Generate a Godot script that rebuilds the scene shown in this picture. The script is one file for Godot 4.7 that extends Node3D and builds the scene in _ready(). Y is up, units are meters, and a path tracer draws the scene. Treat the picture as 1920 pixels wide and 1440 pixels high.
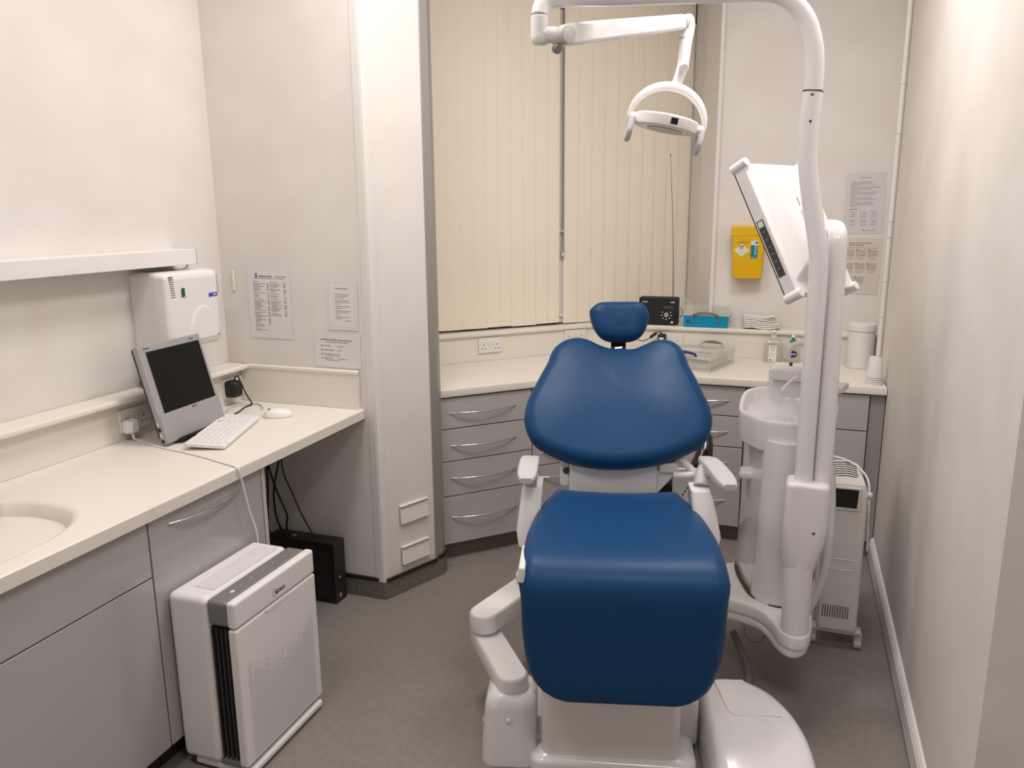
extends Node3D

# ------------------------------------------------------------------ mesh builder
class MB:
	var v := PackedVector3Array()
	var n := PackedVector3Array()
	var start := 0
	var grp := PackedInt32Array()
	func begin():
		start = v.size()
		grp = PackedInt32Array()
	func tri(a, b, c, g := 0):
		v.append(a); v.append(b); v.append(c)
		grp.append(g)
	func quad(a, b, c, d, g := 0):
		tri(a, b, c, g); tri(a, c, d, g)
	# finish one shape: orient outwards, area weighted normals inside each group
	func done(xf := Transform3D.IDENTITY, orient := true) -> MB:
		var cnt := v.size() - start
		if orient:
			var vol := 0.0
			var o: Vector3 = v[start]
			for i in range(start, v.size(), 3):
				vol += (v[i] - o).dot((v[i + 1] - o).cross(v[i + 2] - o))
			if vol < 0.0:
				for i in range(start, v.size(), 3):
					var t: Vector3 = v[i + 1]
					v[i + 1] = v[i + 2]; v[i + 2] = t
		var acc := {}
		for k in cnt / 3:
			var i: int = start + k * 3
			var fn: Vector3 = (v[i + 1] - v[i]).cross(v[i + 2] - v[i])
			for j in 3:
				var key = [grp[k] if grp[k] >= 0 else -1 - k, Vector3i(v[i + j] * 50000.0)]
				acc[key] = acc.get(key, Vector3.ZERO) + fn
		n.resize(v.size())
		var nb := xf.basis.inverse().transposed()
		for k in cnt / 3:
			var i: int = start + k * 3
			for j in 3:
				var q: Vector3 = acc[[grp[k] if grp[k] >= 0 else -1 - k, Vector3i(v[i + j] * 50000.0)]]
				n[i + j] = (nb * q).normalized()
		for i in range(start, v.size()):
			v[i] = xf * v[i]
		return self
	func loft(rings: Array, cap0 := true, cap1 := true, groups = null, xf := Transform3D.IDENTITY, orient := true) -> MB:
		begin()
		for r in rings.size() - 1:
			var a = rings[r]; var b = rings[r + 1]
			var g: int = 0 if groups == null else groups[r]
			var m: int = a.size()
			for i in m:
				var j := (i + 1) % m
				quad(a[i], a[j], b[j], b[i], g)
		for e in 2:
			if (e == 0 and not cap0) or (e == 1 and not cap1): continue
			var rr = rings[0] if e == 0 else rings[-1]
			var c := Vector3.ZERO
			for p in rr: c += p
			c /= rr.size()
			for i in rr.size():
				var j: int = (i + 1) % rr.size()
				if e == 0: tri(c, rr[j], rr[i], 900)
				else: tri(c, rr[i], rr[j], 901)
		return done(xf, orient)
	func box(c: Vector3, s: Vector3, xf := Transform3D.IDENTITY) -> MB:
		begin()
		var h := s * 0.5
		var p := []
		for i in 8: p.append(c + Vector3(h.x if i & 1 else -h.x, h.y if i & 2 else -h.y, h.z if i & 4 else -h.z))
		quad(p[0], p[2], p[3], p[1], 1); quad(p[4], p[5], p[7], p[6], 2); quad(p[0], p[1], p[5], p[4], 3)
		quad(p[2], p[6], p[7], p[3], 4); quad(p[0], p[4], p[6], p[2], 5); quad(p[1], p[3], p[7], p[5], 6)
		return done(xf)
	func rbox(c: Vector3, s: Vector3, r: float, seg := 2, xf := Transform3D.IDENTITY) -> MB:
		begin()
		var h := s * 0.5
		r = minf(r, minf(h.x, minf(h.y, h.z)) * 0.999)
		var inn := h - Vector3(r, r, r)
		for ax in 3:
			var u := (ax + 1) % 3; var w := (ax + 2) % 3
			var us := []; var ws := []
			for sg in [-1, 1]:
				for k in seg + 1:
					var a := (PI / 4) * (1.0 - float(k) / seg) if sg < 0 else (PI / 4) * float(k) / seg
					us.append(sg * (inn[u] + r * tan(a)))
					ws.append(sg * (inn[w] + r * tan(a)))
			for sd in [-1, 1]:
				for i in us.size() - 1:
					for j in ws.size() - 1:
						var q := []
						for o in [[0, 0], [1, 0], [1, 1], [0, 1]]:
							var p := Vector3.ZERO
							p[ax] = sd * h[ax]; p[u] = us[i + o[0]]; p[w] = ws[j + o[1]]
							var ip := Vector3(clampf(p.x, -inn.x, inn.x), clampf(p.y, -inn.y, inn.y), clampf(p.z, -inn.z, inn.z))
							q.append(c + ip + (p - ip).normalized() * r)
						if sd > 0: quad(q[0], q[1], q[2], q[3])
						else: quad(q[0], q[3], q[2], q[1])
		return done(xf, false)
	func lathe(prof: Array, seg := 24, xf := Transform3D.IDENTITY, groups = null, scale := Vector2.ONE) -> MB:
		var rings := []
		for p in prof:
			var r := []
			for i in seg:
				var a := TAU * i / seg
				r.append(Vector3(cos(a) * p.x * scale.x, p.y, sin(a) * p.x * scale.y))
			rings.append(r)
		return loft(rings, true, true, groups, xf)
	func cyl(a: Vector3, b: Vector3, r: float, seg := 16, bev := 0.0, r2 := -1.0) -> MB:
		var d := b - a
		var l := d.length()
		if r2 < 0: r2 = r
		var xf := Transform3D(basis_y(d / l), a)
		if bev > 0:
			return lathe([Vector2(r - bev, 0), Vector2(r - bev * 0.3, bev * 0.3), Vector2(r, bev), Vector2(r2, l - bev), Vector2(r2 - bev * 0.3, l - bev * 0.3), Vector2(r2 - bev, l)], seg, xf)
		return lathe([Vector2(r, 0), Vector2(r2, l)], seg, xf)
	static func basis_y(y: Vector3) -> Basis:
		var x := y.cross(Vector3.FORWARD) if absf(y.z) < 0.9 else y.cross(Vector3.RIGHT)
		x = x.normalized()
		return Basis(x, y, x.cross(y).normalized())
	func tube(path: Array, r, seg := 10, smooth := 4, caps := true) -> MB:
		var pts := []
		var rad := []
		for i in path.size() - 1:
			var p0: Vector3 = path[maxi(i - 1, 0)]; var p1: Vector3 = path[i]; var p2: Vector3 = path[i + 1]; var p3: Vector3 = path[mini(i + 2, path.size() - 1)]
			for k in smooth:
				var t := float(k) / smooth
				pts.append(p1.cubic_interpolate(p2, p0, p3, t) if smooth > 1 else p1)
				rad.append(lerpf(r[i], r[i + 1], t) if r is Array else r)
		pts.append(path[-1]); rad.append(r[-1] if r is Array else r)
		var rings := []
		var up := Vector3(0.13, 0.21, 0.97)
		for i in pts.size():
			var d: Vector3 = (pts[mini(i + 1, pts.size() - 1)] - pts[maxi(i - 1, 0)]).normalized()
			var x := up - d * up.dot(d)
			if x.length() < 0.05: x = d.cross(Vector3(0.7, 0.1, 0.2))
			x = x.normalized(); up = x
			var y := d.cross(x)
			var ring := []
			for k in seg:
				var a := TAU * k / seg
				ring.append(pts[i] + (x * cos(a) + y * sin(a)) * rad[i])
			rings.append(ring)
		return loft(rings, caps, caps)
	# polygon in the xz plane extruded from y0 to y1 with an optional bevel on the top and bottom edge
	func prism(poly: Array, y0: float, y1: float, bev := 0.0, xf := Transform3D.IDENTITY) -> MB:
		begin()
		var m := poly.size()
		var area := 0.0
		for i in m:
			var a: Vector2 = poly[i]; var b: Vector2 = poly[(i + 1) % m]
			area += a.x * b.y - b.x * a.y
		var pl := PackedVector2Array()
		for i in m: pl.append(poly[i] if area > 0 else poly[m - 1 - i])
		var ins := PackedVector2Array()
		for i in m:
			var e0: Vector2 = (pl[i] - pl[(i - 1 + m) % m]).normalized(); var e1: Vector2 = (pl[(i + 1) % m] - pl[i]).normalized()
			var n0 := Vector2(-e0.y, e0.x); var n1 := Vector2(-e1.y, e1.x)
			var bis := n0 + n1
			ins.append(pl[i] + bis / maxf(0.4, 1.0 + n0.dot(n1)) * bev)
		var lv := [[y0, ins], [y0 + bev, pl], [y1 - bev, pl], [y1, ins]] if bev > 0 else [[y0, pl], [y1, pl]]
		for l in lv.size() - 1:
			for i in m:
				var j := (i + 1) % m
				var a = lv[l]; var b = lv[l + 1]
				quad(Vector3(a[1][i].x, a[0], a[1][i].y), Vector3(a[1][j].x, a[0], a[1][j].y), Vector3(b[1][j].x, b[0], b[1][j].y), Vector3(b[1][i].x, b[0], b[1][i].y), (i + 1) if m < 9 else 1)
		var idx := Geometry2D.triangulate_polygon(ins)
		for e in 2:
			var yy := y0 if e == 0 else y1
			for k in range(0, idx.size(), 3):
				var a := ins[idx[k]]; var b := ins[idx[k + 1]]; var c := ins[idx[k + 2]]
				if (b - a).cross(c - a) < 0.0:
					var t := b
					b = c; c = t
				if e == 1: tri(Vector3(a.x, yy, a.y), Vector3(b.x, yy, b.y), Vector3(c.x, yy, c.y), 501)
				else: tri(Vector3(a.x, yy, a.y), Vector3(c.x, yy, c.y), Vector3(b.x, yy, b.y), 500)
		return done(xf)
	func mesh() -> ArrayMesh:
		var arr := []
		arr.resize(Mesh.ARRAY_MAX)
		var vv := PackedVector3Array(); var nn := PackedVector3Array()
		vv.resize(v.size()); nn.resize(v.size())
		for i in range(0, v.size(), 3):
			vv[i] = v[i]; vv[i + 1] = v[i + 2]; vv[i + 2] = v[i + 1]
			nn[i] = n[i]; nn[i + 1] = n[i + 2]; nn[i + 2] = n[i + 1]
		arr[Mesh.ARRAY_VERTEX] = vv; arr[Mesh.ARRAY_NORMAL] = nn
		var am := ArrayMesh.new()
		am.add_surface_from_arrays(Mesh.PRIMITIVE_TRIANGLES, arr)
		return am

# ------------------------------------------------------------------ helpers
var used := {}
var M := {}
var rng := RandomNumberGenerator.new()

func numbered(s: String) -> String:
	used[s] = used.get(s, -1) + 1
	return s if used[s] == 0 else "%s_%03d" % [s, used[s]]

func tag(o: Node, label: String, category: String, group := ""):
	o.set_meta("label", label); o.set_meta("category", category)
	if group: o.set_meta("group", group)
	return o

func thing(called: String, label: String, category: String, at := Vector3.ZERO, turn := 0.0, group := "") -> Node3D:
	var o := Node3D.new()
	o.name = numbered(called); add_child(o)
	o.position = at; o.rotation.y = turn
	tag(o, label, category, group)
	return o

func part(parent: Node3D, called: String, mb, m: Material) -> MeshInstance3D:
	var o := MeshInstance3D.new()
	o.name = called
	o.mesh = mb.mesh() if mb is MB else mb
	o.material_override = m
	parent.add_child(o, true)
	return o

# a part whose vertices are given in room coordinates
func wpart(parent: Node3D, called: String, mb, m: Material) -> MeshInstance3D:
	var o := part(parent, called, mb, m)
	var g := Transform3D.IDENTITY
	var q: Node = parent
	while q != self:
		g = q.transform * g; q = q.get_parent()
	o.transform = g.affine_inverse()
	return o

func struct(called: String, mb, m: Material) -> MeshInstance3D:
	var o := part(self, numbered(called), mb, m)
	o.set_meta("kind", "structure")
	return o

func solid(called: String, mb, m: Material, label: String, category: String, group := "") -> MeshInstance3D:
	var o := part(self, numbered(called), mb, m)
	return tag(o, label, category, group)

func mk(col: Color, rough := 0.5, metal := 0.0, spec := 0.5) -> StandardMaterial3D:
	var m := StandardMaterial3D.new()
	m.albedo_color = col; m.roughness = rough; m.metallic = metal; m.metallic_specular = spec
	return m

func c8(r: float, g: float, b: float) -> Color: return Color(r / 255.0, g / 255.0, b / 255.0)

func noise_tex(freq: float, cols: Array, offs: Array, size := 512, seed_ := 1, oct := 3, normal := false, bump := 1.0) -> NoiseTexture2D:
	var f := FastNoiseLite.new()
	f.noise_type = FastNoiseLite.TYPE_SIMPLEX_SMOOTH; f.frequency = freq; f.seed = seed_; f.fractal_octaves = oct
	var t := NoiseTexture2D.new()
	t.noise = f; t.width = size; t.height = size; t.seamless = true
	if normal:
		t.as_normal_map = true; t.bump_strength = bump
	else:
		var g := Gradient.new()
		g.offsets = PackedFloat32Array(offs); g.colors = PackedColorArray(cols)
		t.color_ramp = g
	return t

func text(parent: Node3D, called: String, s: String, h: float, xf: Transform3D, m: Material, bold := false, serif := false) -> MeshInstance3D:
	var t := TextMesh.new()
	var f := SystemFont.new()
	f.font_names = PackedStringArray(["Droid Serif" if serif else "Droid Sans"])
	if bold: f.font_weight = 700
	t.font = f; t.text = s; t.font_size = 24; t.pixel_size = h / 24.0; t.depth = 0.0006; t.curve_step = 4.0
	var o := MeshInstance3D.new()
	o.name = called; o.mesh = t; o.material_override = m; o.transform = xf
	parent.add_child(o, true)
	return o

func sheet(w: float, h: float) -> ArrayMesh:   # a flat printed sheet in the xy plane, facing +z, with uv
	var st := SurfaceTool.new()
	st.begin(Mesh.PRIMITIVE_TRIANGLES)
	var p := [Vector3(-w / 2, h / 2, 0), Vector3(w / 2, h / 2, 0), Vector3(w / 2, -h / 2, 0), Vector3(-w / 2, -h / 2, 0)]
	var u := [Vector2(0, 0), Vector2(1, 0), Vector2(1, 1), Vector2(0, 1)]
	for i in [0, 1, 2, 0, 2, 3]:
		st.set_normal(Vector3.BACK); st.set_uv(u[i]); st.add_vertex(p[i])
	return st.commit()

func img_mat(img: Image, rough := 0.5) -> StandardMaterial3D:
	img.generate_mipmaps()
	var m := mk(Color.WHITE, rough)
	m.albedo_texture = ImageTexture.create_from_image(img)
	return m

func words(img: Image, x: float, y: float, w: float, th: int, col: Color):   # one line of small print
	var px := x
	while px < x + w - 3:
		var l := minf(rng.randf_range(8, 26), x + w - px)
		img.fill_rect(Rect2i(int(px), int(y), int(l), th), col)
		px += l + 4

func catmull(p: Array, sub := 3) -> Array:
	var o := []
	var m := p.size()
	for i in m:
		for k in sub:
			o.append(p[i].cubic_interpolate(p[(i + 1) % m], p[(i - 1 + m) % m], p[(i + 2) % m], float(k) / sub))
	return o

func rrect(hx: float, hz: float, r: float, seg := 5) -> Array:   # rounded rectangle, Vector2 list
	var o := []
	for q in 4:
		var cx := (hx - r) * (1 if q == 0 or q == 3 else -1)
		var cz := (hz - r) * (1 if q < 2 else -1)
		for k in seg + 1:
			var a := PI / 2 * (q + float(k) / seg)
			o.append(Vector2(cx + cos(a) * r, cz + sin(a) * r))
	return o

func ring(p2: Array, y: float, c := Vector3.ZERO, s := 1.0) -> Array:
	var o := []
	for p in p2: o.append(Vector3(c.x + p.x * s, y, c.z + p.y * s))
	return o

# upholstered pad: outline in xy, thickness along z, rounded rim, domed front
func pad(outline: Array, th: float, r: float, bulge: float, chan: float, xf := Transform3D.IDENTITY) -> MB:
	var pts := catmull(outline, 3)
	var c := Vector2.ZERO
	for p in pts: c += p
	c /= pts.size()
	var rings := []
	var prof := []
	prof.append([0.6, -th / 2, true]); prof.append([0.25, -th / 2, true])
	for k in 9:
		var a := -PI / 2 + PI * k / 8.0
		prof.append([r * (1.0 - cos(a)), (th / 2 - r) * sign(sin(a)) * (0.0 if absf(sin(a)) < 0.01 else 1.0) + r * sin(a), false])
	for s in [0.12, 0.25, 0.4, 0.55, 0.7, 0.85, 0.94, 0.995]: prof.append([s, th / 2, true])
	for pr in prof:
		var o := []
		for p in pts:
			var d: Vector2 = p - c
			var l := d.length()
			var q: Vector2
			var z: float = pr[1]
			if pr[2]:
				q = c + d * ((l - r) / l) * (1.0 - pr[0])
				if z > 0.0:
					var f: float = pr[0]
					z += bulge * (1.0 - (1.0 - f) * (1.0 - f)) - chan * exp(-pow((q.x - c.x) / 0.11, 2.0)) * smoothstep(0.0, 0.5, f)
			else:
				q = p - d / l * pr[0]
			o.append(Vector3(q.x, q.y, z))
		rings.append(o)
	var mb := MB.new()
	var g := []
	for i in rings.size() - 1: g.append(0)
	mb.loft(rings, true, true, g, xf)
	return mb

# ------------------------------------------------------------------ room frame
# x to the right, -z into the room; the bay counter runs at 45 degrees from P0 along T0
const P0 := Vector3(-1.56, 0, -3.338)
const T0 := Vector3(0.70711, 0, -0.70711)
const N0 := Vector3(0.70711, 0, 0.70711)
func bay(s: float, off: float, y := 0.0) -> Vector3: return P0 + T0 * s - N0 * off + Vector3(0, y, 0)
func bay2(s: float, off: float) -> Vector2:
	var p := bay(s, off)
	return Vector2(p.x, p.z)

func materials():
	var wn := noise_tex(0.02, [], [], 512, 5, 4, true, 1.2)
	M.wall = mk(c8(227, 223, 218), 0.62)
	M.wall.albedo_texture = noise_tex(0.006, [c8(250, 249, 247), c8(255, 255, 255)], [0.2, 0.8], 512, 8)
	M.wall.uv1_triplanar = true; M.wall.uv1_world_triplanar = true; M.wall.uv1_scale = Vector3.ONE * 0.8
	M.wall.normal_enabled = true; M.wall.normal_texture = wn; M.wall.normal_scale = 0.12
	M.gloss_paint = mk(c8(226, 223, 218), 0.3)
	M.ceiling = mk(c8(243, 242, 240), 0.8)
	M.floor = mk(Color.WHITE, 0.55)
	var ft := noise_tex(0.11, [c8(112, 106, 100), c8(130, 124, 117), c8(136, 130, 123), c8(142, 136, 129), c8(156, 150, 143)], [0.2, 0.36, 0.5, 0.64, 0.82], 1024, 3, 4)
	M.floor.albedo_texture = ft
	M.floor.uv1_triplanar = true; M.floor.uv1_world_triplanar = true; M.floor.uv1_scale = Vector3.ONE * 2.6
	M.floor.detail_enabled = true; M.floor.detail_blend_mode = BaseMaterial3D.BLEND_MODE_MUL
	M.floor.detail_albedo = noise_tex(0.02, [c8(246, 245, 244), c8(255, 255, 255)], [0.3, 0.7], 512, 21)
	M.cove = mk(c8(128, 122, 114), 0.5)
	M.cove.albedo_texture = noise_tex(0.09, [c8(205, 200, 195), c8(255, 255, 255)], [0.3, 0.7], 512, 4, 4)
	M.cove.uv1_triplanar = true; M.cove.uv1_world_triplanar = true; M.cove.uv1_scale = Vector3.ONE * 1.3
	M.black = mk(c8(22, 21, 20), 0.45)
	M.black_soft = mk(c8(30, 29, 28), 0.6)
	M.black_gloss = mk(c8(14, 15, 14), 0.16)
	M.steel = mk(c8(172, 170, 167), 0.45, 0.6)
	M.chrome = mk(c8(215, 214, 212), 0.12, 1.0)
	M.worktop = mk(c8(229, 224, 213), 0.38)
	M.cab = mk(c8(178, 174, 174), 0.2)
	M.cab.clearcoat_enabled = true; M.cab.clearcoat = 0.5; M.cab.clearcoat_roughness = 0.12
	M.cab_edge = mk(c8(196, 193, 190), 0.4)
	M.carcass = mk(c8(150, 146, 143), 0.5)
	M.plinth = mk(c8(112, 106, 100), 0.5)
	M.plinth_dark = mk(c8(46, 44, 41), 0.6)
	M.white = mk(c8(232, 230, 228), 0.32)
	M.white_gloss = mk(c8(234, 232, 232), 0.16)
	M.white_gloss.clearcoat_enabled = true; M.white_gloss.clearcoat = 0.4; M.white_gloss.clearcoat_roughness = 0.06
	M.white_plastic = mk(c8(228, 225, 221), 0.42)
	M.offwhite = mk(c8(214, 210, 200), 0.45)
	M.pale_grey = mk(c8(196, 195, 194), 0.4)
	M.grey = mk(c8(120, 118, 117), 0.42)
	M.dark_grey = mk(c8(64, 63, 62), 0.5)
	M.silver = mk(c8(168, 167, 168), 0.38, 0.25)
	M.screen = mk(c8(19, 18, 15), 0.3, 0.0, 0.3)
	M.vinyl = mk(c8(14, 64, 108), 0.4, 0.0, 0.34)
	M.vinyl.normal_enabled = true
	M.vinyl.normal_texture = noise_tex(0.12, [], [], 512, 31, 3, true, 2.0)
	M.vinyl.normal_scale = 0.06
	M.vinyl.uv1_triplanar = true; M.vinyl.uv1_scale = Vector3.ONE * 3.0
	M.blind = mk(c8(240, 230, 212), 0.75)
	M.blind.backlight_enabled = true; M.blind.backlight = Color(0.12, 0.1, 0.07)
	M.paper = mk(c8(226, 223, 224), 0.5)
	M.yellow = mk(c8(222, 176, 0), 0.4)
	M.teal = mk(c8(26, 70, 92), 0.35)
	M.green_switch = mk(c8(12, 88, 58), 0.3)
	M.blue_label = mk(c8(62, 66, 168), 0.4)
	M.navy = mk(c8(30, 28, 96), 0.35)
	M.ink = mk(c8(38, 36, 36), 0.6)
	M.blue_ink = mk(c8(40, 44, 104), 0.6)
	M.grey_ink = mk(c8(118, 114, 112), 0.6)
	M.white_ink = mk(c8(220, 220, 218), 0.5)
	M.cyan = mk(c8(0, 150, 196), 0.2)
	M.cyan.transparency = BaseMaterial3D.TRANSPARENCY_ALPHA; M.cyan.albedo_color.a = 0.9
	M.clear = mk(c8(226, 224, 216), 0.08)
	M.clear.transparency = BaseMaterial3D.TRANSPARENCY_ALPHA; M.clear.albedo_color.a = 0.16
	M.clear_rib = mk(c8(238, 236, 230), 0.15)
	M.clear_rib.transparency = BaseMaterial3D.TRANSPARENCY_ALPHA; M.clear_rib.albedo_color.a = 0.5
	M.gel = mk(c8(206, 202, 188), 0.06)
	M.gel.transparency = BaseMaterial3D.TRANSPARENCY_ALPHA; M.gel.albedo_color.a = 0.34
	M.glass = mk(c8(200, 210, 212), 0.03)
	M.glass.transparency = BaseMaterial3D.TRANSPARENCY_ALPHA; M.glass.albedo_color.a = 0.12
	M.lens = mk(c8(226, 222, 216), 0.12)
	M.green = mk(c8(34, 150, 92), 0.35)
	M.wire = mk(c8(30, 25, 22), 0.5)
	M.lamp_face = mk(c8(255, 250, 244), 0.5)
	M.lamp_face.emission_enabled = true; M.lamp_face.emission = c8(255, 248, 246); M.lamp_face.emission_energy_multiplier = 1.5

func ceiling_panel(at: Vector3, energy: float, label: String):
	var t := thing("ceiling_light_panel", label, "ceiling light", at, 0.0, "square ceiling light panels")
	var fr := MB.new()
	for s in [-1, 1]:
		fr.box(Vector3(s * 0.29, -0.012, 0), Vector3(0.02, 0.024, 0.6)); fr.box(Vector3(0, -0.012, s * 0.29), Vector3(0.6, 0.024, 0.02))
	part(t, "frame", fr, M.white)
	part(t, "diffuser", MB.new().box(Vector3(0, -0.008, 0), Vector3(0.56, 0.012, 0.56)), M.lamp_face)
	var l := AreaLight3D.new()
	l.name = "panel_light"
	l.area_size = Vector2(0.54, 0.54); l.light_energy = energy; l.light_color = Color(1.0, 0.97, 0.962)
	l.area_range = 12.0; l.area_attenuation = 2.0; l.shadow_enabled = true
	l.position = Vector3(0, -0.03, 0); l.rotation.x = -PI / 2
	t.add_child(l)

func _ready():
	rng.seed = 77
	materials()
	# camera
	var cam := Camera3D.new()
	cam.name = "camera"
	cam.fov = rad_to_deg(2.0 * atan(720.0 / 1476.97))
	cam.transform = Transform3D(Basis(Vector3(0.94275, -0.00882, -0.33339), Vector3(-0.06287, 0.97703, -0.20362), Vector3(0.32753, 0.21293, 0.92054)), Vector3(0, 1.72, 0))
	cam.near = 0.05
	add_child(cam); cam.current = true
	# environment
	var we := WorldEnvironment.new()
	we.name = "environment"
	var e := Environment.new()
	e.background_mode = Environment.BG_COLOR; e.background_color = Color(0.05, 0.055, 0.065)
	e.tonemap_mode = Environment.TONE_MAPPER_LINEAR; e.tonemap_exposure = 0.96
	e.sdfgi_enabled = true; e.ssao_enabled = true; e.ssil_enabled = true
	we.environment = e
	add_child(we)
	# ceiling lights of the surgery
	ceiling_panel(Vector3(-0.05, 3.298, -2.8), 2.9, "ceiling light panel above the lamp pole")
	ceiling_panel(Vector3(-1.2, 3.298, -2.3), 2.2, "ceiling light panel above the desk end")
	ceiling_panel(Vector3(0.3, 3.298, -0.6), 1.6, "ceiling light panel near the entrance on the right")
	ceiling_panel(Vector3(-1.42, 3.298, -0.7), 1.4, "ceiling light panel near the entrance on the left")
	build_shell()
	build_left_side()
	build_bay()
	build_chair()
	build_unit()
	build_small()

func V2(x: float, y: float) -> Vector2: return Vector2(x, y)

func build_shell():
	struct("floor", MB.new().box(Vector3(-0.55, -0.05, -2.1), Vector3(4.6, 0.1, 7.4)), M.floor)
	struct("ceiling", MB.new().box(Vector3(-0.55, 3.35, -2.1), Vector3(4.6, 0.1, 7.4)), M.ceiling)
	struct("wall_left", MB.new().box(Vector3(-2.47, 1.65, -0.86), Vector3(0.1, 3.3, 4.12)), M.wall)
	# partition with its slanted end facet, running back to the bay
	struct("wall_partition", MB.new().prism([V2(-2.52, -2.92), V2(-1.662, -2.92), V2(-1.539, -3.2), V2(-1.53, -3.285), V2(-1.585, -3.335), V2(-2.085, -3.835), V2(-2.52, -3.835)], 0, 3.3, 0.0), M.wall)
	# rounded corner bead of the partition
	struct("trim_corner_bead", MB.new().prism([V2(-1.70, -2.919), V2(-1.70, -2.914), V2(-1.672, -2.912), V2(-1.66, -2.914), V2(-1.654, -2.922), V2(-1.645, -2.945), V2(-1.66, -2.945)], 0.0, 3.295, 0.0), M.gloss_paint)
	struct("trim_steel_strip", MB.new().prism([V2(-1.5385, -3.199), V2(-1.5345, -3.201), V2(-1.5195, -3.243), V2(-1.5255, -3.286), V2(-1.58, -3.337), V2(-1.583, -3.33)], 0.095, 3.295, 0.0), M.steel)
	# window wall at 45 degrees, with an opening
	var ww := MB.new()
	var wall_xf := Transform3D(Basis(T0, Vector3.UP, N0), bay(0, 0.70))
	ww.box(Vector3(1.1, 0.52, -0.06), Vector3(2.3, 1.04, 0.12), wall_xf)
	ww.box(Vector3(1.1, 3.075, -0.06), Vector3(2.3, 0.45, 0.12), wall_xf)
	ww.box(Vector3(0.08, 1.945, -0.06), Vector3(0.26, 1.81, 0.12), wall_xf)
	ww.box(Vector3(2.13, 1.945, -0.06), Vector3(0.24, 1.81, 0.12), wall_xf)
	struct("wall_window", ww, M.wall)
	var wf := MB.new()
	for x in [0.235, 1.075, 1.985]: wf.rbox(Vector3(x, 1.945, -0.055), Vector3(0.11, 1.81, 0.06), 0.008, 1, wall_xf)
	wf.rbox(Vector3(1.037, 1.945, 0.012), Vector3(0.075, 1.75, 0.05), 0.006, 1, wall_xf)
	wf.rbox(Vector3(1.962, 1.945, 0.01), Vector3(0.05, 1.75, 0.075), 0.004, 1, wall_xf)
	for y in [1.07, 2.82]: wf.rbox(Vector3(1.11, y, -0.06), Vector3(1.82, 0.07, 0.058), 0.008, 1, wall_xf)
	var win := struct("window_1", wf, M.gloss_paint)
	part(win, "window_pane", MB.new().box(Vector3(0.655, 1.945, -0.06), Vector3(0.76, 1.69, 0.006), wall_xf), M.glass)
	part(win, "window_pane", MB.new().box(Vector3(1.53, 1.945, -0.06), Vector3(0.84, 1.69, 0.006), wall_xf), M.glass)
	# back wall right of the window, the slanted reveal and its casing
	struct("wall_back", MB.new().prism([V2(-0.445, -4.73), V2(0.56, -4.73), V2(0.56, -4.83), V2(-0.35, -4.83)], 0, 3.3), M.wall)
	struct("wall_reveal", MB.new().prism([V2(-0.446, -4.7305), V2(-0.638, -5.165), V2(-0.53, -5.32), V2(-0.36, -4.8305)], 0, 3.3), M.wall)
	struct("wall_lower_corner", MB.new().prism([V2(-1.15, -4.735), V2(-0.45, -4.735), V2(-0.45, -4.83), V2(-1.0, -4.83)], 0, 1.03), M.wall)
	struct("trim_window_casing", MB.new().prism([V2(-0.43, -4.731), V2(-0.43, -4.705), V2(-0.449, -4.705), V2(-0.552, -4.938), V2(-0.538, -4.946)], 1.062, 3.29, 0.002), M.gloss_paint)
	# right wall with its near corner and the return beside the entrance
	struct("wall_right", MB.new().box(Vector3(0.51, 1.65, -3.325), Vector3(0.1, 3.3, 3.0)), M.wall)
	struct("wall_return", MB.new().box(Vector3(1.18, 1.65, -1.875), Vector3(1.24, 3.3, 0.1)), M.wall)
	struct("wall_entrance_side", MB.new().box(Vector3(1.75, 1.65, -0.3), Vector3(0.1, 3.3, 3.05)), M.wall)
	struct("wall_front", MB.new().box(Vector3(-0.4, 1.65, 1.25), Vector3(4.3, 3.3, 0.1)), M.wall)
	# skirtings
	var sk := struct("baseboard_right", MB.new().loft([ring2([V2(0.46, 0.014), V2(0.442, 0.014), V2(0.442, 0.092), V2(0.447, 0.1), V2(0.445, 0.108), V2(0.453, 0.118), V2(0.46, 0.12)], -1.826), ring2([V2(0.46, 0.014), V2(0.442, 0.014), V2(0.442, 0.092), V2(0.447, 0.1), V2(0.445, 0.108), V2(0.453, 0.118), V2(0.46, 0.12)], -4.06)], true, true, [-1]), M.gloss_paint)
	part(sk, "floor_seal", MB.new().box(Vector3(0.452, 0.0075, -2.945), Vector3(0.016, 0.014, 2.23)), M.black)
	var bp := struct("baseboard_partition", MB.new().prism([V2(-2.35, -2.922), V2(-2.35, -2.912), V2(-1.66, -2.910), V2(-1.650, -2.916), V2(-1.527, -3.199), V2(-1.511, -3.243), V2(-1.518, -3.288), V2(-1.5265, -3.287), V2(-1.5205, -3.243), V2(-1.5365, -3.2), V2(-1.6605, -2.9205)], 0.0, 0.085, 0.002), M.cove)
	part(bp, "capping_strip", MB.new().prism([V2(-2.35, -2.922), V2(-2.35, -2.906), V2(-1.685, -2.905), V2(-1.685, -2.92)], 0.0855, 0.101, 0.003), M.black)
	part(bp, "capping_strip", MB.new().prism([V2(-1.652, -2.921), V2(-1.642, -2.918), V2(-1.634, -2.927), V2(-1.520, -3.193), V2(-1.531, -3.197)], 0.0855, 0.101, 0.003), M.black)
	part(bp, "capping_strip", MB.new().prism([V2(-1.527, -3.215), V2(-1.516, -3.215), V2(-1.506, -3.243), V2(-1.513, -3.29), V2(-1.524, -3.289), V2(-1.518, -3.244)], 0.088, 0.106, 0.003), M.black)
	# ventilation covers low on the slanted facet
	var fd := Vector3(0.123, 0, -0.28).normalized()
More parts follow.
